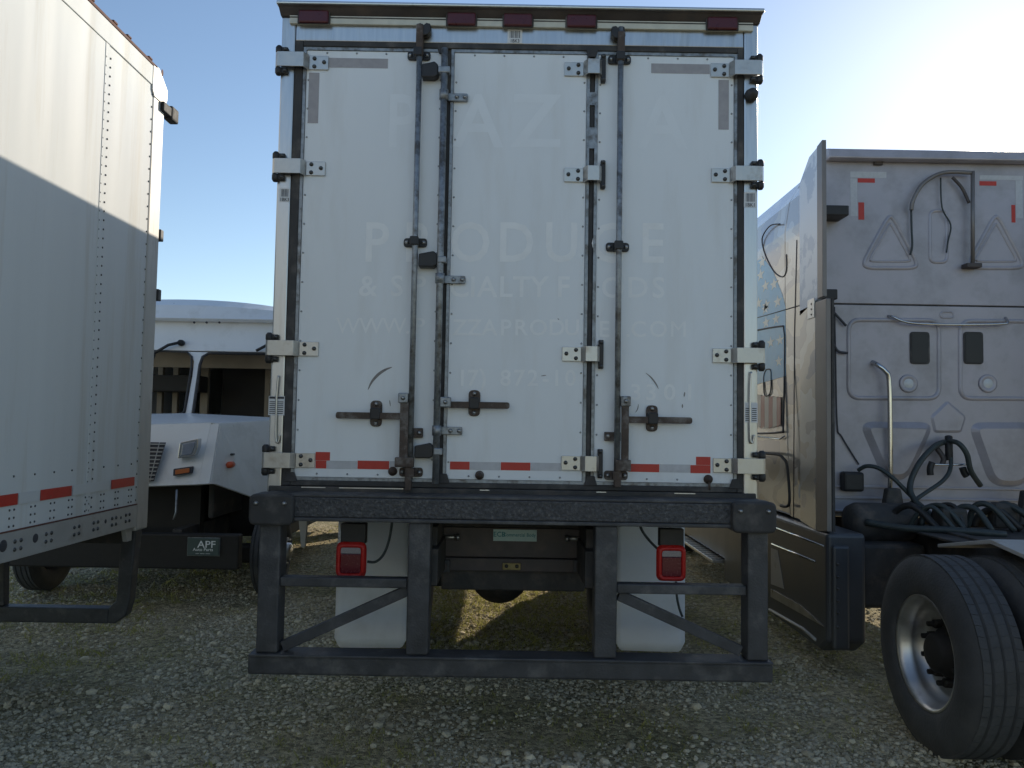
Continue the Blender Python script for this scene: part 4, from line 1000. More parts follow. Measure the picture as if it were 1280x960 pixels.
# wipers
MB().tube([wpt(227, 429, 0.06), wpt(214, 432, 0.07), wpt(196, 442, 0.06)], 0.017, 8).build('wiper_arm', M_black, van)
MB().lathe([(0, 0.035), (-0.05, 0.033), (-0.06, 0.0001)], tuple(wpt(228, 429, 0.01)), 'y', 14).build('wiper_motor', M_black, van)
MB().tube([wpt(196, 440, 0.05), wpt(186, 470, 0.05)], 0.02, 6).build('wiper_blade', M_black, van)
MB().tube([wpt(322, 439, 0.05), wpt(336, 432, 0.06)], 0.017, 8).build('wiper_arm', M_black, van)
# hood: nose panel, cheeks and top
YNZ = 7.10
def NV(px, py, y): p = PY(px, py, y); return Vector((p.x, p.y, p.z))
ridge_t, ridge_b = NV(264, 530, 7.35), NV(248, 606, 7.10)
ridge2_t, ridge2_b = NV(274, 531, 7.36), NV(262, 605, 7.12)
fend_t, fend_b = NV(338, 527, 7.95), NV(338, 634, 7.85)
mir = lambda v: Vector((2 * XV - v.x, v.y, v.z))
cen_t, cen_b = Vector((XV, 7.28, ridge_t.z - 0.03)), Vector((XV, YNZ - 0.02, ridge_b.z - 0.03))
hb = [Vector((XV + HW + 0.05, YW0 - 0.02, fend_t.z + 0.02)), Vector((XV, YW0 - 0.02, fend_t.z + 0.06))]
def panel(name, vs, fs, m, th=0.03, smooth=False, bev=0.0):
    o_ = MB().add(vs, fs, smooth).build(name, m, van); md = o_.modifiers.new('thickness', 'SOLIDIFY'); md.thickness = th; md.offset = 0
    return o_
panel('nose_panel', [mir(ridge_b), cen_b, ridge_b, ridge_t, cen_t, mir(ridge_t)], [(0, 1, 4, 5), (1, 2, 3, 4)], M_van)
panel('hood_corner', [ridge_b, ridge2_b, ridge2_t, ridge_t], [(0, 1, 2, 3)], M_van)
panel('hood_corner', [mir(v) for v in (ridge_b, ridge2_b, ridge2_t, ridge_t)], [(3, 2, 1, 0)], M_van)
panel('fender', [ridge2_b, NV(268, 605, 7.2), NV(285, 611, 7.4), NV(312, 620.5, 7.6), fend_b, fend_t, ridge2_t], [(0, 1, 2, 3, 4, 5, 6)], M_van)
panel('fender', [mir(v) for v in (ridge2_b, NV(268, 605, 7.2), NV(285, 611, 7.4), NV(312, 620.5, 7.6), fend_b, fend_t, ridge2_t)], [(6, 5, 4, 3, 2, 1, 0)], M_van)
panel('hood_top', [mir(ridge2_t), mir(ridge_t), cen_t, ridge_t, ridge2_t, fend_t, hb[0], hb[1], mir(hb[0]), mir(fend_t)], [(2, 3, 4, 5, 6, 7), (7, 8, 9, 0, 1, 2)], M_van)
# crease of the hood edge
MB().tube([NV(264, 529.5, 7.33), NV(292, 532.5, 7.5)], 0.006, 6).build('hood_crease', M_trail2, van)
# grille slats
gx1t, gx1b = NV(207, 553, 7.16).x, NV(194, 601, 7.06).x
gr = MB()
z1_, z0_ = NV(207, 553, 7.16).z, NV(194, 601, 7.06).z
MB().add([(2 * XV - gx1b, 7.035, z0_), (gx1b, 7.035, z0_), (gx1t, 7.17, z1_), (2 * XV - gx1t, 7.17, z1_)], [(0, 1, 2, 3)]).build('grille', M_ink, van)
grille = bpy.data.objects['grille']
for k in range(10):
    u = (k + 0.5) / 10; z = z0_ + (z1_ - z0_) * u; y = 7.035 + 0.135 * u - 0.012; xe = gx1b + (gx1t - gx1b) * u
    B('slat', M_trail2, grille, 2 * XV - xe, xe, y - 0.008, y + 0.004, z - 0.005, z + 0.005)
for k in range(5):
    x = gx1b - 0.03 - k * 0.085
    MB().tube([(x, 7.020, z0_), (x + 0.012, 7.155, z1_)], 0.005, 5).build('slat', M_trail2, grille)
# headlight, marker, reflector
def patch(name, m, pts, y, th, parent=van, bev=0.004, r=0.01):
    q = rounded([(NV(px, py, y).x, NV(px, py, y).z) for (px, py) in pts], r)
    return MB().prism(q, 'y', y - th, y + 0.06).build(name, m, parent, bev)
hl = patch('headlight', M_chrome, [(223, 573), (226, 553), (249, 548), (248, 559), (244, 569)], 7.13, 0.02)
patch('lens', M_head, [(226.5, 570), (229, 555), (245, 552), (243, 560), (240, 567.5)], 7.115, 0.012, hl)
mk = patch('turn_signal', M_ink, [(217, 595), (217.5, 586), (239, 583), (239, 591.5)], 7.09, 0.015)
patch('lens', M_amber, [(219, 593.3), (219.5, 587.3), (237, 585), (237, 590.5)], 7.075, 0.008, mk)
p = NV(287, 581, 7.38)
fn = (fend_t - ridge2_t).cross(Vector((0, 0, 1))).normalized()
MB().lathe([(0.05, 0.03), (-0.035, 0.03), (-0.04, 0.0001)], (p.x, p.y + 0.02, p.z), 'y', 14).build('side_reflector', M_orange, van)
p = NV(290, 568, 7.40)
MB().lathe([(0.05, 0.011), (-0.02, 0.011), (-0.022, 0.0001)], (p.x, p.y, p.z), 'y', 10).build('screw_hole', M_dbolt, van)
# bumper, plate, chassis and front wheels
zb0, zb1 = NV(250, 712, 6.95).z, NV(250, 668, 6.95).z
B('front_bumper', M_hub, van, XV - 1.05, XV + 1.05, 6.95, 7.06, zb0, zb1, 0.015)
B('radiator', M_vanin, van, XV - 0.5, XV + 0.5, 7.45, 7.55, 0.6, 1.5)
B('front_axle', M_hub, van, XV - 1.0, XV + 1.0, 7.64, 7.80, 0.30, 0.48, 0.03)  # dark beam added to darken the gap below the nose
B('underbody', M_hub, van, XV - 1.08, XV + 1.08, 8.32, 13.2, 0.46, 0.715, 0.02)  # dark block added to darken and shade the space under the van
B('fire_wall', M_hub, van, XV - 1.10, XV + 1.10, 8.26, 8.30, 0.55, 1.58)
B('engine_block', M_under, van, XV - 0.35, XV + 0.35, 7.56, 8.3, 0.55, 1.45, 0.05)
for s in (-1, 1):
    B('chassis_rail', M_under, van, XV + s * 0.45 - 0.04, XV + s * 0.45 + 0.04, 7.062, 13.3, 0.50, 0.70)
    B('inner_fender', M_under, van, XV + s * 0.60 - 0.03, XV + s * 0.60 + 0.03, 7.45, 8.25, 0.75, 1.55, 0.02)
a, c = NV(221, 612, 6.98), NV(217, 650, 6.93)
MB().tube([a, NV(220, 640, 6.94), c], 0.009, 6).build('hood_cable', M_galv, van)
px0, px1 = NV(234.5, 690, 6.94).x, NV(274, 690, 6.94).x
pz0, pz1 = NV(254, 694.5, 6.94).z, NV(254, 672.5, 6.94).z
lp = B('front_plate', M_pgreen, van, px0, px1, 6.930, 6.940, pz0, pz1, 0.004)
B('plate_edge', M_galv, lp, px0 - 0.004, px1 + 0.004, 6.9405, 6.9475, pz0 - 0.004, pz1 + 0.004)
text_mesh([('APF', (px0 + px1) / 2 + 0.03, pz0 + (pz1 - pz0) * 0.66, 0.060, 1.15)], 6.930, 0.002).build('print', M_ptext, lp)
text_mesh([('Auto Parts', (px0 + px1) / 2, pz0 + (pz1 - pz0) * 0.36, 0.026, 1.1)], 6.930, 0.002).build('print', M_ptext, lp)
text_mesh([('--- ---- ----', (px0 + px1) / 2, pz0 + (pz1 - pz0) * 0.15, 0.02, 1.1)], 6.930, 0.002).build('print', M_ptext, lp)
for s, xo in ((-1, XV + 1.22), (1, XV - 1.22)):
    wheel(van, xo, 7.72, 0.418, 0.41, 0.22, s, 0.22, 0.02, hub_m=M_rim)
    wheel(van, xo - s * 0.0, 12.1, 0.418, 0.41, 0.22, s, 0.22, 0.10)
p = PY(145, 712, 7.3)
MB().lathe([(-0.16, 0.02), (-0.13, 0.07), (-0.05, 0.095), (0.2, 0.095)], (p.x, 7.4, 0.36), 'y', 18).build('air_tank', M_trail2, van)

# ------------------------------------------------------------------ semi tractor on the right, its back to us
XS = 2.20                                  # its left side
XK = 3.43                                  # its centre line
YWL = 6.20                                 # rear wall of the sleeper
tr = thing('semi_tractor', 'semi tractor with grey sleeper wall and camouflage and flag painted side', 'truck', (XK, 4.2, 0))
def W(px, py, y=YWL): p = PY(px, py, y); return p.x, p.z
def A_(zx, zy): return (940 + zx * 0.265625, 160 + zy * 0.265625)      # reading of an enlarged view
def B_(zx, zy): return (940 + zx * 0.265625, 360 + zy * 0.265625)
def S(px, py, x=XS): p = PX(px, py, x); return p.y, p.z
XRT = 2 * XK - XS
zwt = W(1150, 191)[1]; zwb = W(1150, 640)[1]
zseam = W(1150, 381.5)[1]
uw = [(XS + 0.09, zseam + 0.006), (XS + 0.09, 3.50), (XS + 0.15, 3.72), (XS + 0.30, zwt - 0.02)]
up = MB().prism(uw + [(2 * XK - x, z) for x, z in uw[::-1]], 'y', YWL, YWL + 0.06).build('upper_wall', M_cabw, tr, 0.004)
lo = B('lower_wall', M_cabw, tr, XS + 0.09, XRT - 0.09, YWL, YWL + 0.06, zwb, zseam - 0.006, 0.004)
B('seam_filler', M_rubber, tr, XS + 0.06, XRT - 0.06, YWL + 0.012, YWL + 0.05, zseam - 0.0055, zseam + 0.0055)
# roof shell behind the wall, with a lip that hangs over
sec = [(XS + 0.05, 1.0), (XS + 0.012, 2.2), (XS + 0.012, 3.30), (XS + 0.05, 3.55), (XS + 0.16, 3.74), (XS + 0.40, 3.88), (XK, zwt), (XRT - 0.40, 3.88), (XRT - 0.16, 3.74), (XRT - 0.05, 3.55), (XRT - 0.012, 3.30), (XRT - 0.012, 2.2), (XRT - 0.05, 1.0)]
MB().prism([(x, z) for x, z in sec], 'y', YWL + 0.062, 9.15).build('sleeper_shell', M_camo, tr, 0.02)
lip = MB().prism([(YWL - 0.10, zwt - 0.085), (YWL - 0.085, zwt - 0.01), (YWL - 0.03, zwt + 0.012), (YWL + 0.055, zwt + 0.018), (YWL + 0.055, zwt - 0.03), (YWL + 0.01, zwt - 0.04), (YWL - 0.02, zwt - 0.09)], 'x', XS + 0.31, XRT - 0.31).build('roof_lip', M_cabw, tr, 0.012)
# cab, windshield slope, hood and fenders towards the front (away from us)
MB().prism([(9.152, 1.0), (9.152, 3.40), (9.5, 3.30), (9.9, 2.9), (10.25, 2.25), (10.25, 1.0)], 'x', XS + 0.10, XRT - 0.10).build('cab', M_camo, tr, 0.05)
MB().prism([(10.252, 0.75), (10.252, 2.22), (10.62, 2.12), (11.05, 1.93), (11.27, 1.60), (11.32, 0.75)], 'x', XS + 0.28, XRT - 0.28).build('hood', M_camo, tr, 0.06)
B('front_bumper', M_skirt, tr, XS + 0.1, XRT - 0.1, 11.33, 11.50, 0.35, 0.80, 0.05)
yskin = S(1000, 300)[0] + 0.004
for m_ in (1, -1):
    half = sec[:4] + [(XS + 0.11, 3.66)]; inn = [(x + 0.03, z - (0.03 if z > 3.4 else 0)) for x, z in half]
    q = half + inn[::-1]
    if m_ < 0: q = [(2 * XK - x, z) for x, z in q]
    MB().prism(q, 'y', yskin, YWL + 0.061).build('sleeper_skin', M_camo, tr)
# side extenders: tall panels trailing behind the sleeper, with stiff edges
ye0, ye1 = S(1000, 300)[0], S(1029, 300)[0]
def ext(name, m, pts, x0, x1, bev=0.006, parent=tr): return MB().prism(pts, 'x', x0, x1).build(name, m, parent, bev)
zu = [S(1003, 216)[1], S(1020, 180)[1], S(1027, 175)[1], S(1028, 372)[1], S(1000, 386)[1]]
ue = ext('side_extender', M_ext, [(ye0, S(1000, 396)[1]), (ye0, S(1002, 228)[1]), (S(1012, 200)[0], S(1012, 196)[1]), (S(1022, 182)[0], S(1022, 184)[1]), (S(1022, 182)[0], S(1022, 374)[1])], XS - 0.005, XS + 0.03)
ext('extender_edge', M_edge, [(S(1022.3, 300)[0], S(1022, 374)[1]), (S(1022.3, 300)[0], S(1022, 183)[1]), (ye1, S(1028, 175)[1]), (ye1, S(1028, 371)[1])], XS - 0.006, XS + 0.026, 0.004, ue)
le = ext('side_extender', M_camo, [(ye0, S(998, 650)[1]), (ye0, S(1000, 388)[1]), (S(1020, 380)[0], S(1020, 378)[1]), (S(1020, 380)[0], S(1020, 664)[1])], XS - 0.005, XS + 0.03)
ext('extender_edge', M_edge, [(S(1020.3, 480)[0], S(1020, 664)[1]), (S(1020.3, 480)[0], S(1020, 378)[1]), (S(1034, 480)[0], S(1033, 373)[1]), (S(1034, 480)[0], S(1033, 664)[1])], XS - 0.006, XS + 0.030, 0.005, le)
B('edge_rubber', M_rubber, le, XS + 0.031, XS + 0.05, S(1034, 480)[0] - 0.004, S(1030, 480)[0], S(1033, 664)[1], S(1033, 373)[1])
# mirror pair on the far side
for e_, nm, m in ((0, 'side_extender', M_ext), (1, 'side_extender', M_camo)):
    B(nm, m, tr, XRT - 0.03, XRT + 0.005, ye1, ye0, (2.66 if e_ == 0 else 1.02), (3.7 if e_ == 0 else 2.64), 0.006)
# extender stays
for (p, q) in (((1030, 241), (1058, 244)), ((1028, 355), (1044, 358))):
    a = PX(p[0] - 1, p[1], XS + 0.046); z = a.z
    b_ = B('extender_stay', M_black, ue, XS + 0.046, PY(q[0], q[1], YWL - 0.15).x, YWL - 0.20, YWL - 0.001, z - 0.045, z + 0.035, 0.008)
# hinge plate on the lower extender
hpz = S(1016, 385)[1]
hp = B('hinge_plate', M_steel, le, XS - 0.011, XS - 0.0055, S(1011, 385)[0], S(1019.5, 385)[0], S(1015, 398)[1], S(1015, 374)[1], 0.001)
for q in (0.2, 0.5, 0.8): MB().lathe([(0, 0.008), (-0.003, 0.006), (-0.004, 0.0001)], (XS - 0.0112, S(1016, 385)[0], S(1015, 398)[1] + q * 0.13), 'x', 8).build('screw', M_dbolt, le)
# the near side of the sleeper is the shell; flag decals, seams and hatches lie on it
XD = XS + 0.0115
def decal(name, m, pts, off=0.0012, parent=tr):
    q = [S(px, py, XD) for px, py in pts]; return MB().prism(q, 'x', XD - off, XD - 0.0002).build(name, m, parent)
flag = decal('flag_field', M_blue, [(940, 330), (954, 322), (966, 338), (978, 368), (982, 384), (982, 470), (940, 482)])
def star(px, py, rpx):
    yc, zc = S(px, py, XD); r = rpx * yc / F * 1.25
    q = []
    for k in range(10):
        a_ = math.pi / 2 + k * math.pi / 5; rr = r if k % 2 == 0 else r * 0.42
        q.append((yc + rr * math.cos(a_) * 1.9, zc + rr * math.sin(a_)))
    MB().prism(q, 'x', XD - 0.0024, XD - 0.0013).build('star', M_star, flag)
for (zx, zy) in ((92, 715), (118, 775), (165, 765), (122, 880), (185, 860), (80, 870), (100, 645)): star(930 + zx * 0.229, 180 + zy * 0.229, 6.5)
for (zx, zy) in ((95, 80), (138, 65), (115, 165), (155, 155), (92, 20), (150, 245)): star(930 + zx * 0.2917, 380 + zy * 0.2917, 6.0)
for k in range(7):
    a_ = 941 + k * 5
    decal('stripe', M_stripe if k % 2 == 0 else M_stripew, [(a_, 494 + k * 0.5), (a_ + 4.9, 493 + k * 0.5), (a_ + 4.9, 534 - abs(k - 3)), (a_, 537 - abs(k - 3))], parent=flag)
def seam_line(pts, r=0.004, name='body_seam', m=M_ink, x=XD):
    P_ = [PX(px, py, x - 0.001) for px, py in pts]
    MB().tube(smooth_path(P_, 5) if len(P_) > 4 else P_, r, 6).build(name, m, tr)
seam_line([(938, 399.5), (960, 393.5), (999, 382)])
seam_line([(996, 300), (993, 420), (992, 648)], 0.004)
seam_line([(940, 414), (975, 408), (980, 412), (981, 440), (979, 530), (975, 540), (940, 542)], 0.008, 'hatch_seam')
seam_line([(940, 545), (974, 549), (981, 545)], 0.006, 'hatch_trim', M_chrome)
seam_line([(958, 462), (963, 462), (964, 470), (963, 490), (958, 495), (955, 490), (955, 470), (958, 462)], 0.006, 'hatch_handle')
seam_line([(975, 280), (963, 282), (954, 294), (953, 305), (958, 322), (968, 340), (978, 346), (983, 338), (983, 318)], 0.006, 'window_seal')
seam_line([(940, 566), (970, 568), (979, 573), (984, 584), (987, 625), (983, 633), (976, 632)], 0.012, 'door_hose', M_rubber, XS - 0.01)
decal('decal', M_stripew, [(993.5, 586), (997, 584), (997, 606), (993.5, 608)]); decal('decal', M_box, [(998.5, 606), (1004, 604), (1006, 622), (1003, 632), (998.5, 620)], 0.0012)

# fuel tank skirt below with trim lines, steps further ahead
ysk = S(1036, 740)[0]
sk = MB().prism([(ysk, S(1040, 668)[1]), (8.0, S(1040, 668)[1]), (8.0, 0.15), (ysk + 0.14, 0.15), (ysk, 0.24)], 'x', XS - 0.01, XS + 0.26).build('tank_skirt', M_skirt, tr, 0.03, segs=3)
for (p, q, r) in (((963, 657), (1030, 683), 0.008), ((965, 680), (1019, 702), 0.009)):
    MB().tube([PX(*p, XS - 0.012), PX(*q, XS - 0.012)], r, 8).build('trim_strip', M_chrome, sk)
for (p0, p1, p2, p3) in (((964, 736), (1000, 756), (1030, 783), (964, 746)), ):
    q = [S(*v, XS - 0.011) for v in (p0, p1, p2, p3)]
    MB().prism(q, 'x', XS - 0.016, XS - 0.0105).build('trim_blade', M_rim, sk)
for pts in (((962, 762), (1004, 786), (1020, 800)),):
    MB().tube([PX(*v, XS - 0.012) for v in pts], 0.012, 8).build('lower_trim', M_trail2, sk)
p0 = [S(*v, XS - 0.011) for v in ((964, 685), (972, 688), (980, 736), (964, 730))]
lab = MB().prism(p0, 'x', XS - 0.0135, XS - 0.0105).build('number_panel', M_trail2, sk)
zsk0, zsk1 = W(1050, 822, ysk)[1], W(1050, 682, ysk)[1]
fl_ = B('skirt_flap', M_skirt, sk, XS + 0.012, W(1062, 740, ysk - 0.03)[0], ysk - 0.045, ysk - 0.002, 0.20, W(1050, 681, ysk)[1], 0.02)
for py in (699, 715, 730, 745, 760, 778): 
    x, z = W(1047, py + 6, ysk - 0.045)
    link('bolt', dbolt_m, Vector((x, ysk - 0.0455, z)), sk)
# steps ahead of the tank, below the cab door
B('step_box', M_skirt, tr, XS + 0.02, XS + 0.5, 8.05, 10.2, 0.34, 1.0, 0.03)
st_ = B('step_tread', M_rim, tr, XS - 0.10, XS + 0.10, 8.1, 9.8, 0.30, 0.33, 0.004)
for k in range(12): B('tread_rib', M_chrome, st_, XS - 0.095, XS + 0.095, 8.15 + k * 0.135, 8.19 + k * 0.135, 0.3301, 0.337)
# embossed ribs of the upper wall
def loop(pts, r, parent, name='rib', rad=0.05, m=M_cabw, y=YWL):
    q = rounded([W(*p) for p in pts], rad, 5)
    mb = MB(); n_ = len(q)
    P = [(x, y, z) for x, z in q]
    outer = inset(q, -r); inner = inset(q, r)
    vs = [(x, y - 0.0003, z) for x, z in outer] + [(x, y - r * 1.3, z) for x, z in q] + [(x, y - 0.0003, z) for x, z in inner]
    fs = [(a * n_ + i, a * n_ + (i + 1) % n_, (a + 1) * n_ + (i + 1) % n_, (a + 1) * n_ + i) for a in range(2) for i in range(n_)]
    return mb.add(vs, fs, True).build(name, m, parent)
def pad(pts, parent, h=0.022, ins=0.03, rad=0.08, name='pressed_panel', m=M_cabw):
    q = rounded([W(*p) for p in pts], rad, 6)
    return MB().prism(q, 'y', YWL - 0.0003, YWL - h, ins).build(name, m, parent)
for cx in (650, 1148):
    loop([A_(cx - 10, 418), A_(cx + 12, 418), A_(cx + 130, 640), A_(cx + 110, 660), A_(cx - 110, 660), A_(cx - 128, 635)], 0.016, up, rad=0.09)
    loop([A_(cx - 4, 452), A_(cx + 4, 452), A_(cx + 96, 618), A_(cx + 90, 628), A_(cx - 90, 628), A_(cx - 96, 618)], 0.010, up, rad=0.06)
loop([A_(838, 390), A_(917, 390), A_(917, 632), A_(838, 632)], 0.013, up, rad=0.045)
# air duct hung in an arch, its down pipe and loose lead
MB().tube(smooth_path([(*W(*A_(735, 395))[:1], YWL - 0.05, W(*A_(735, 395))[1]), (W(*A_(742, 345))[0], YWL - 0.06, W(*A_(742, 345))[1]), (W(*A_(790, 270))[0], YWL - 0.06, W(*A_(790, 270))[1]),
                       (W(*A_(880, 222))[0], YWL - 0.06, W(*A_(880, 222))[1]), (W(*A_(1010, 222))[0], YWL - 0.06, W(*A_(1010, 222))[1])], 6), 0.016, 10).build('air_duct', M_edge, up)
MB().tube([(W(*A_(1018, 215))[0], YWL - 0.06, W(*A_(1018, 215))[1]), (W(*A_(1018, 650))[0], YWL - 0.06, W(*A_(1018, 650))[1])], 0.015, 10).build('down_pipe', M_edge, up)
x, z = W(*A_(1018, 655)); B('pipe_foot', M_plate, up, x - 0.06, x + 0.06, YWL - 0.09, YWL - 0.002, z - 0.018, z + 0.018, 0.006)
MB().tube(smooth_path([(W(*A_(a, b))[0], YWL - 0.03, W(*A_(a, b))[1]) for a, b in ((740, 390), (742, 480), (745, 560), (735, 600))], 5), 0.008, 8).build('loose_lead', M_hose, up)
MB().tube(smooth_path([(W(*A_(a, b))[0], YWL - 0.03, W(*A_(a, b))[1]) for a, b in ((878, 240), (885, 380), (925, 460), (912, 540), (905, 590))], 5), 0.006, 8).build('loose_lead', M_hose, up)
MB().tube(smooth_path([(W(*A_(a, b))[0], YWL - 0.04, W(*A_(a, b))[1]) for a, b in ((930, 240), (975, 290), (1008, 360))], 5), 0.012, 8).build('brace', M_plate, up)
x, z = W(*A_(590, 163)); B('roof_tab', M_plate, up, x - 0.035, x + 0.035, YWL - 0.03, YWL - 0.001, z - 0.025, z + 0.025, 0.004)
# reflective corner markers
def wtape(a, b, c, d_, m, nm):
    x0, z1 = W(*A_(a, c)); x1, z0 = W(*A_(b, d_)); B(nm, m, up, x0, x1, YWL - 0.0016, YWL - 0.0004, z0, z1)
for (a, b, c, d_) in ((462, 632, 205, 236), (462, 496, 237, 415), (1070, 1275, 222, 246), (1240, 1275, 247, 425)): wtape(a, b, c, d_, M_wtape, 'white_tape')
for (a, b, c, d_) in ((497, 578, 236.5, 258), (500, 528, 350, 432), (1070, 1150, 250, 272), (1220, 1239.5, 362, 445)): wtape(a, b, c, d_, M_red, 'red_tape')
# lower wall: framed panels, windows, round vents
loop([B_(455, 150), B_(880, 152), B_(880, 520), B_(455, 518)], 0.018, lo, rad=0.09)
loop([B_(980, 155), B_(1440, 158), B_(1440, 522), B_(980, 520)], 0.018, lo, rad=0.09)
for (a, b) in ((748, 828), (1000, 1080)):
    x0, z1 = W(*B_(a, 213)); x1, z0 = W(*B_(b, 352))
    wd = MB().prism(rrect(x0 - 0.012, x1 + 0.012, z0 - 0.012, z1 + 0.012, 0.03), 'y', YWL - 0.010, YWL - 0.0003).build('window', M_rubber, lo, 0.003)
    MB().prism(rrect(x0, x1, z0, z1, 0.025), 'y', YWL - 0.0125, YWL - 0.0102).build('pane', M_glassd, wd)
for zx in (735, 1108):
    x, z = W(*B_(zx, 450))
    vt = MB().lathe([(0, 0.074), (-0.010, 0.072), (-0.016, 0.060), (-0.010, 0.050)], (x, YWL - 0.0003, z), 'y', 28).build('vent_ring', M_cabw, lo)
    MB().lathe([(0, 0.049), (-0.004, 0.046), (-0.006, 0.0001)], (x, YWL - 0.006, z), 'y', 24).build('vent_cap', M_box, vt)
pad([B_(918, 528), B_(1008, 605), B_(985, 682), B_(855, 682), B_(838, 605)], lo, 0.012, 0.02, 0.03)
pad([B_(500, 628), B_(862, 632), B_(735, 905), B_(620, 905)], lo, 0.035, 0.05, 0.12)
pad([B_(1012, 632), B_(1400, 632), B_(1290, 935), B_(1120, 935)], lo, 0.035, 0.05, 0.12)
loop([B_(888, 112), B_(945, 112), B_(948, 140), B_(885, 140)], 0.008, lo, rad=0.03)
for zy in (932, 985, 1045):
    x0, z = W(*B_(370, zy)); B('cross_rib', M_cabw, lo, XS + 0.30, XRT - 0.1, YWL - 0.018, YWL - 0.0003, z - 0.010, z + 0.010, 0.006)
MB().tube(smooth_path([(W(*B_(a, b))[0], YWL - h, W(*B_(a, b))[1]) for a, b, h in ((640, 132, 0.002), (655, 140, 0.04), (690, 160, 0.06), (760, 172, 0.06), (960, 177, 0.06), (1150, 174, 0.06), (1185, 165, 0.05), (1192, 140, 0.002))], 5), 0.010, 10).build('grab_bar', M_chrome, lo)
MB().tube(smooth_path([(W(*B_(a, b))[0], YWL - h, W(*B_(a, b))[1]) for a, b, h in ((568, 350, 0.0), (575, 365, 0.06), (605, 395, 0.08), (622, 440, 0.08), (627, 640, 0.08), (628, 860, 0.08), (628, 960, 0.07))], 5), 0.019, 12).build('grab_bar', M_chrome, lo)
MB().tube(smooth_path([(W(*B_(a, b))[0], YWL - 0.012, W(*B_(a, b))[1]) for a, b in ((385, 90), (390, 300), (398, 640), (420, 700), (500, 830))], 6), 0.006, 6).build('cable', M_ink, lo)
MB().tube(smooth_path([(W(*B_(a, b))[0], YWL - 0.03, W(*B_(a, b))[1]) for a, b in ((358, 100), (385, 125), (435, 180))], 5), 0.010, 6).build('cable', M_ink, lo)
MB().tube(smooth_path([(W(*B_(a, b))[0], YWL - 0.03, W(*B_(a, b))[1]) for a, b in ((358, 225), (380, 270), (400, 300), (442, 308))], 5), 0.010, 6).build('cable', M_ink, lo)
x0, z1 = W(*B_(410, 862)); x1, z0 = W(*B_(505, 955)); B('junction_box', M_black, lo, x0, x1, YWL - 0.10, YWL - 0.001, z0, z1, 0.02)
# air and power lines looping from the wall to the deck
def hose(pts, r, m=M_hose, nm='air_hose'):
    MB().tube(smooth_path([PY(*B_(a, b), y) for a, b, y in pts], 7), r, 10).build(nm, m, tr)
hose([(918, 722, 6.15), (860, 745, 6.02), (790, 820, 5.95), (745, 920, 5.92), (760, 990, 5.85), (830, 1060, 5.7), (930, 1130, 5.5), (1060, 1220, 5.3)], 0.022)
hose([(920, 720, 6.12), (970, 730, 6.0), (1010, 780, 5.98), (1030, 860, 6.0), (1075, 930, 6.05)], 0.020)
hose([(930, 740, 6.14), (935, 840, 6.05), (900, 905, 5.98), (800, 975, 5.9), (730, 1030, 5.85), (690, 1090, 5.8)], 0.016)
hose([(500, 858, 6.10), (540, 838, 6.05), (600, 850, 6.0), (670, 900, 5.95), (760, 990, 5.9), (850, 1070, 5.75)], 0.016)
hose([(925, 700, 6.13), (926, 745, 6.10), (928, 810, 6.10)], 0.028, M_black, 'hose_hanger')
hose([(850, 830, 6.08), (930, 832, 6.06), (1005, 830, 6.05)], 0.008, M_chrome, 'hanger_bar')
hose([(870, 755, 6.12), (900, 800, 6.10), (895, 830, 6.10)], 0.020, M_plate, 'gladhand'); hose([(990, 845, 6.05), (1000, 870, 6.05), (1010, 885, 6.05)], 0.026, M_black, 'gladhand'); hose([(848, 820, 6.08), (838, 850, 6.08), (840, 880, 6.08)], 0.024, M_black, 'gladhand')
# frame, deck and cross members under and behind the sleeper
for s in (-1, 1):
    B('frame_rail', M_under, tr, XK + s * 0.43 - 0.04, XK + s * 0.43 + 0.04, 2.2, 11.3, 0.78, 1.02, 0.006)
    MB().prism([(XK + s * 0.52 - 0.10, 0.98), (XK + s * 0.52 + 0.10, 0.98), (XK + s * 0.52 + 0.05, 1.26), (XK + s * 0.52 - 0.05, 1.26)], 'y', 5.90, 5.98).build('cab_mount', M_under, tr, 0.015)
B('deck_plate', M_under, tr, XK - 0.62, XK + 0.62, 4.95, 5.55, 0.99, 1.005, 0.004)
B('cross_member', M_under, tr, XK - 0.38, XK + 0.38, 5.60, 5.75, 0.80, 1.0, 0.01)
B('battery_box', M_under, tr, XS + 0.16, XK - 0.50, 5.50, 6.15, 0.45, 0.90, 0.03)
MB().lathe([(-0.25, 0.02), (-0.23, 0.12), (-0.18, 0.145), (0.18, 0.145), (0.23, 0.12), (0.25, 0.02)], (2.72, 5.75, 1.02), 'x', 22).build('air_tank', M_under, tr)
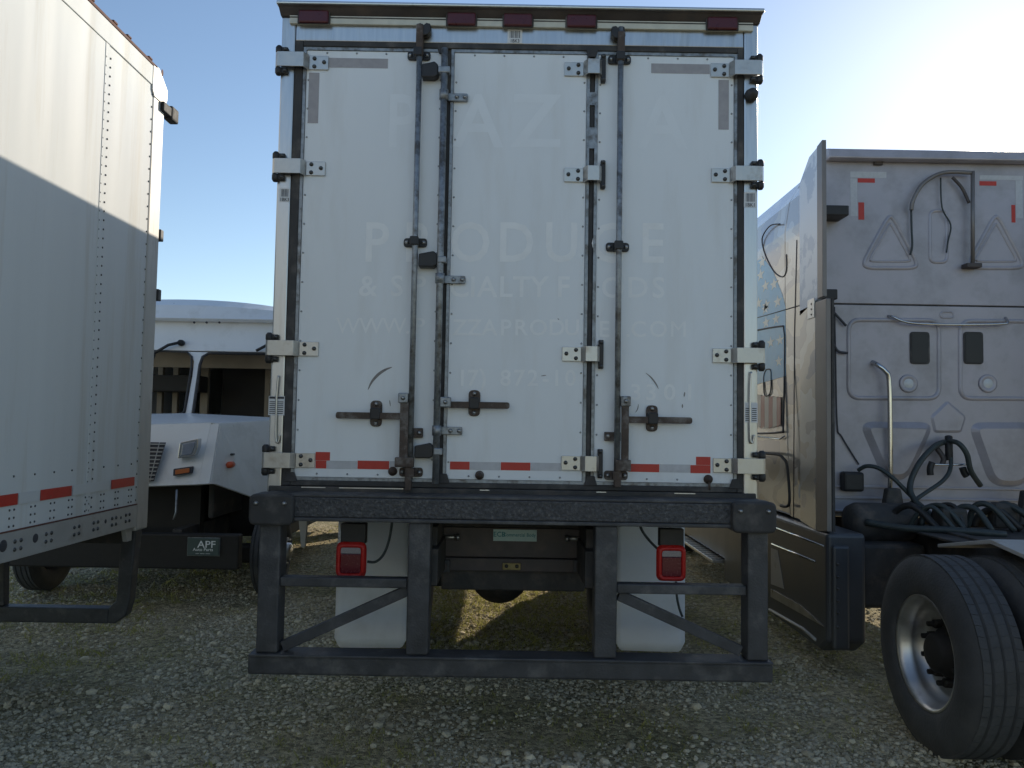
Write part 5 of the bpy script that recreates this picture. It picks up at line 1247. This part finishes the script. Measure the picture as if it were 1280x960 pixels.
for k in range(9):
    x_ = 2.72 + k * 0.10 + 0.05 * rng.random(); y_ = 5.55 + 0.15 * rng.random()
    MB().tube(smooth_path([(x_, y_, 1.02), (x_ + 0.03, y_ - 0.05 * rng.random(), 1.10 + 0.08 * rng.random()), (x_ + 0.10, y_ - 0.12, 1.13 + 0.05 * rng.random()), (x_ + 0.14 + 0.1 * rng.random(), y_ - 0.16 - 0.1 * rng.random(), 1.02)], 5), 0.016 + 0.01 * rng.random(), 8).build('coiled_line', M_hose if k % 3 else M_black, tr)
MB().tube(smooth_path([(2.55, 5.6, 1.04), (2.75, 5.45, 1.02), (3.0, 5.3, 1.03), (3.3, 5.2, 1.02)], 5), 0.025, 8).build('air_hose', M_hose, tr)
B('valve_block', M_under, tr, 3.02, 3.20, 5.45, 5.6, 1.02, 1.16, 0.02); B('valve_block', M_under, tr, 3.42, 3.6, 5.5, 5.62, 1.02, 1.20, 0.03)
# quarter fender strap and suspension
MB().prism([(4.72, 1.02), (4.2, 1.125), (3.7, 1.06), (3.7, 1.04), (4.2, 1.10), (4.72, 1.0)], 'x', XS + 0.38, XK - 0.3).build('deck_cover', M_trail2, tr, 0.004)
MB().tube([(XS + 0.5, 4.2, 0.52), (XRT - 0.5, 4.2, 0.52)], 0.09, 14).build('drive_axle', M_under, tr)
MB().lathe([(-0.30, 0.05), (-0.2, 0.18), (0, 0.24), (0.2, 0.18), (0.3, 0.06)], (XK, 4.2, 0.56), 'y', 24).build('differential', M_under, tr)
for s in (-1, 1):
    MB().lathe([(0, 0.12), (0.05, 0.14), (0.16, 0.14), (0.2, 0.11)], (XK + s * 0.5, 4.55, 0.72), 'z', 18).build('air_spring', M_rubber, tr)
wheel(tr, XS, 4.215, 0.517, 0.508, 0.275, 1, 0.292, 0.17)
wheel(tr, XS + 0.335, 4.215, 0.517, 0.508, 0.275, 1, 0.292, 0.17, False)
wheel(tr, XRT, 4.215, 0.517, 0.508, 0.275, -1, 0.292, 0.17)
wheel(tr, XRT - 0.335, 4.215, 0.517, 0.508, 0.275, -1, 0.292, 0.17, False)
for s, xo in ((1, XS + 0.08), (-1, XRT - 0.08)): wheel(tr, xo, 10.75, 0.517, 0.508, 0.275, s, 0.292, 0.05)
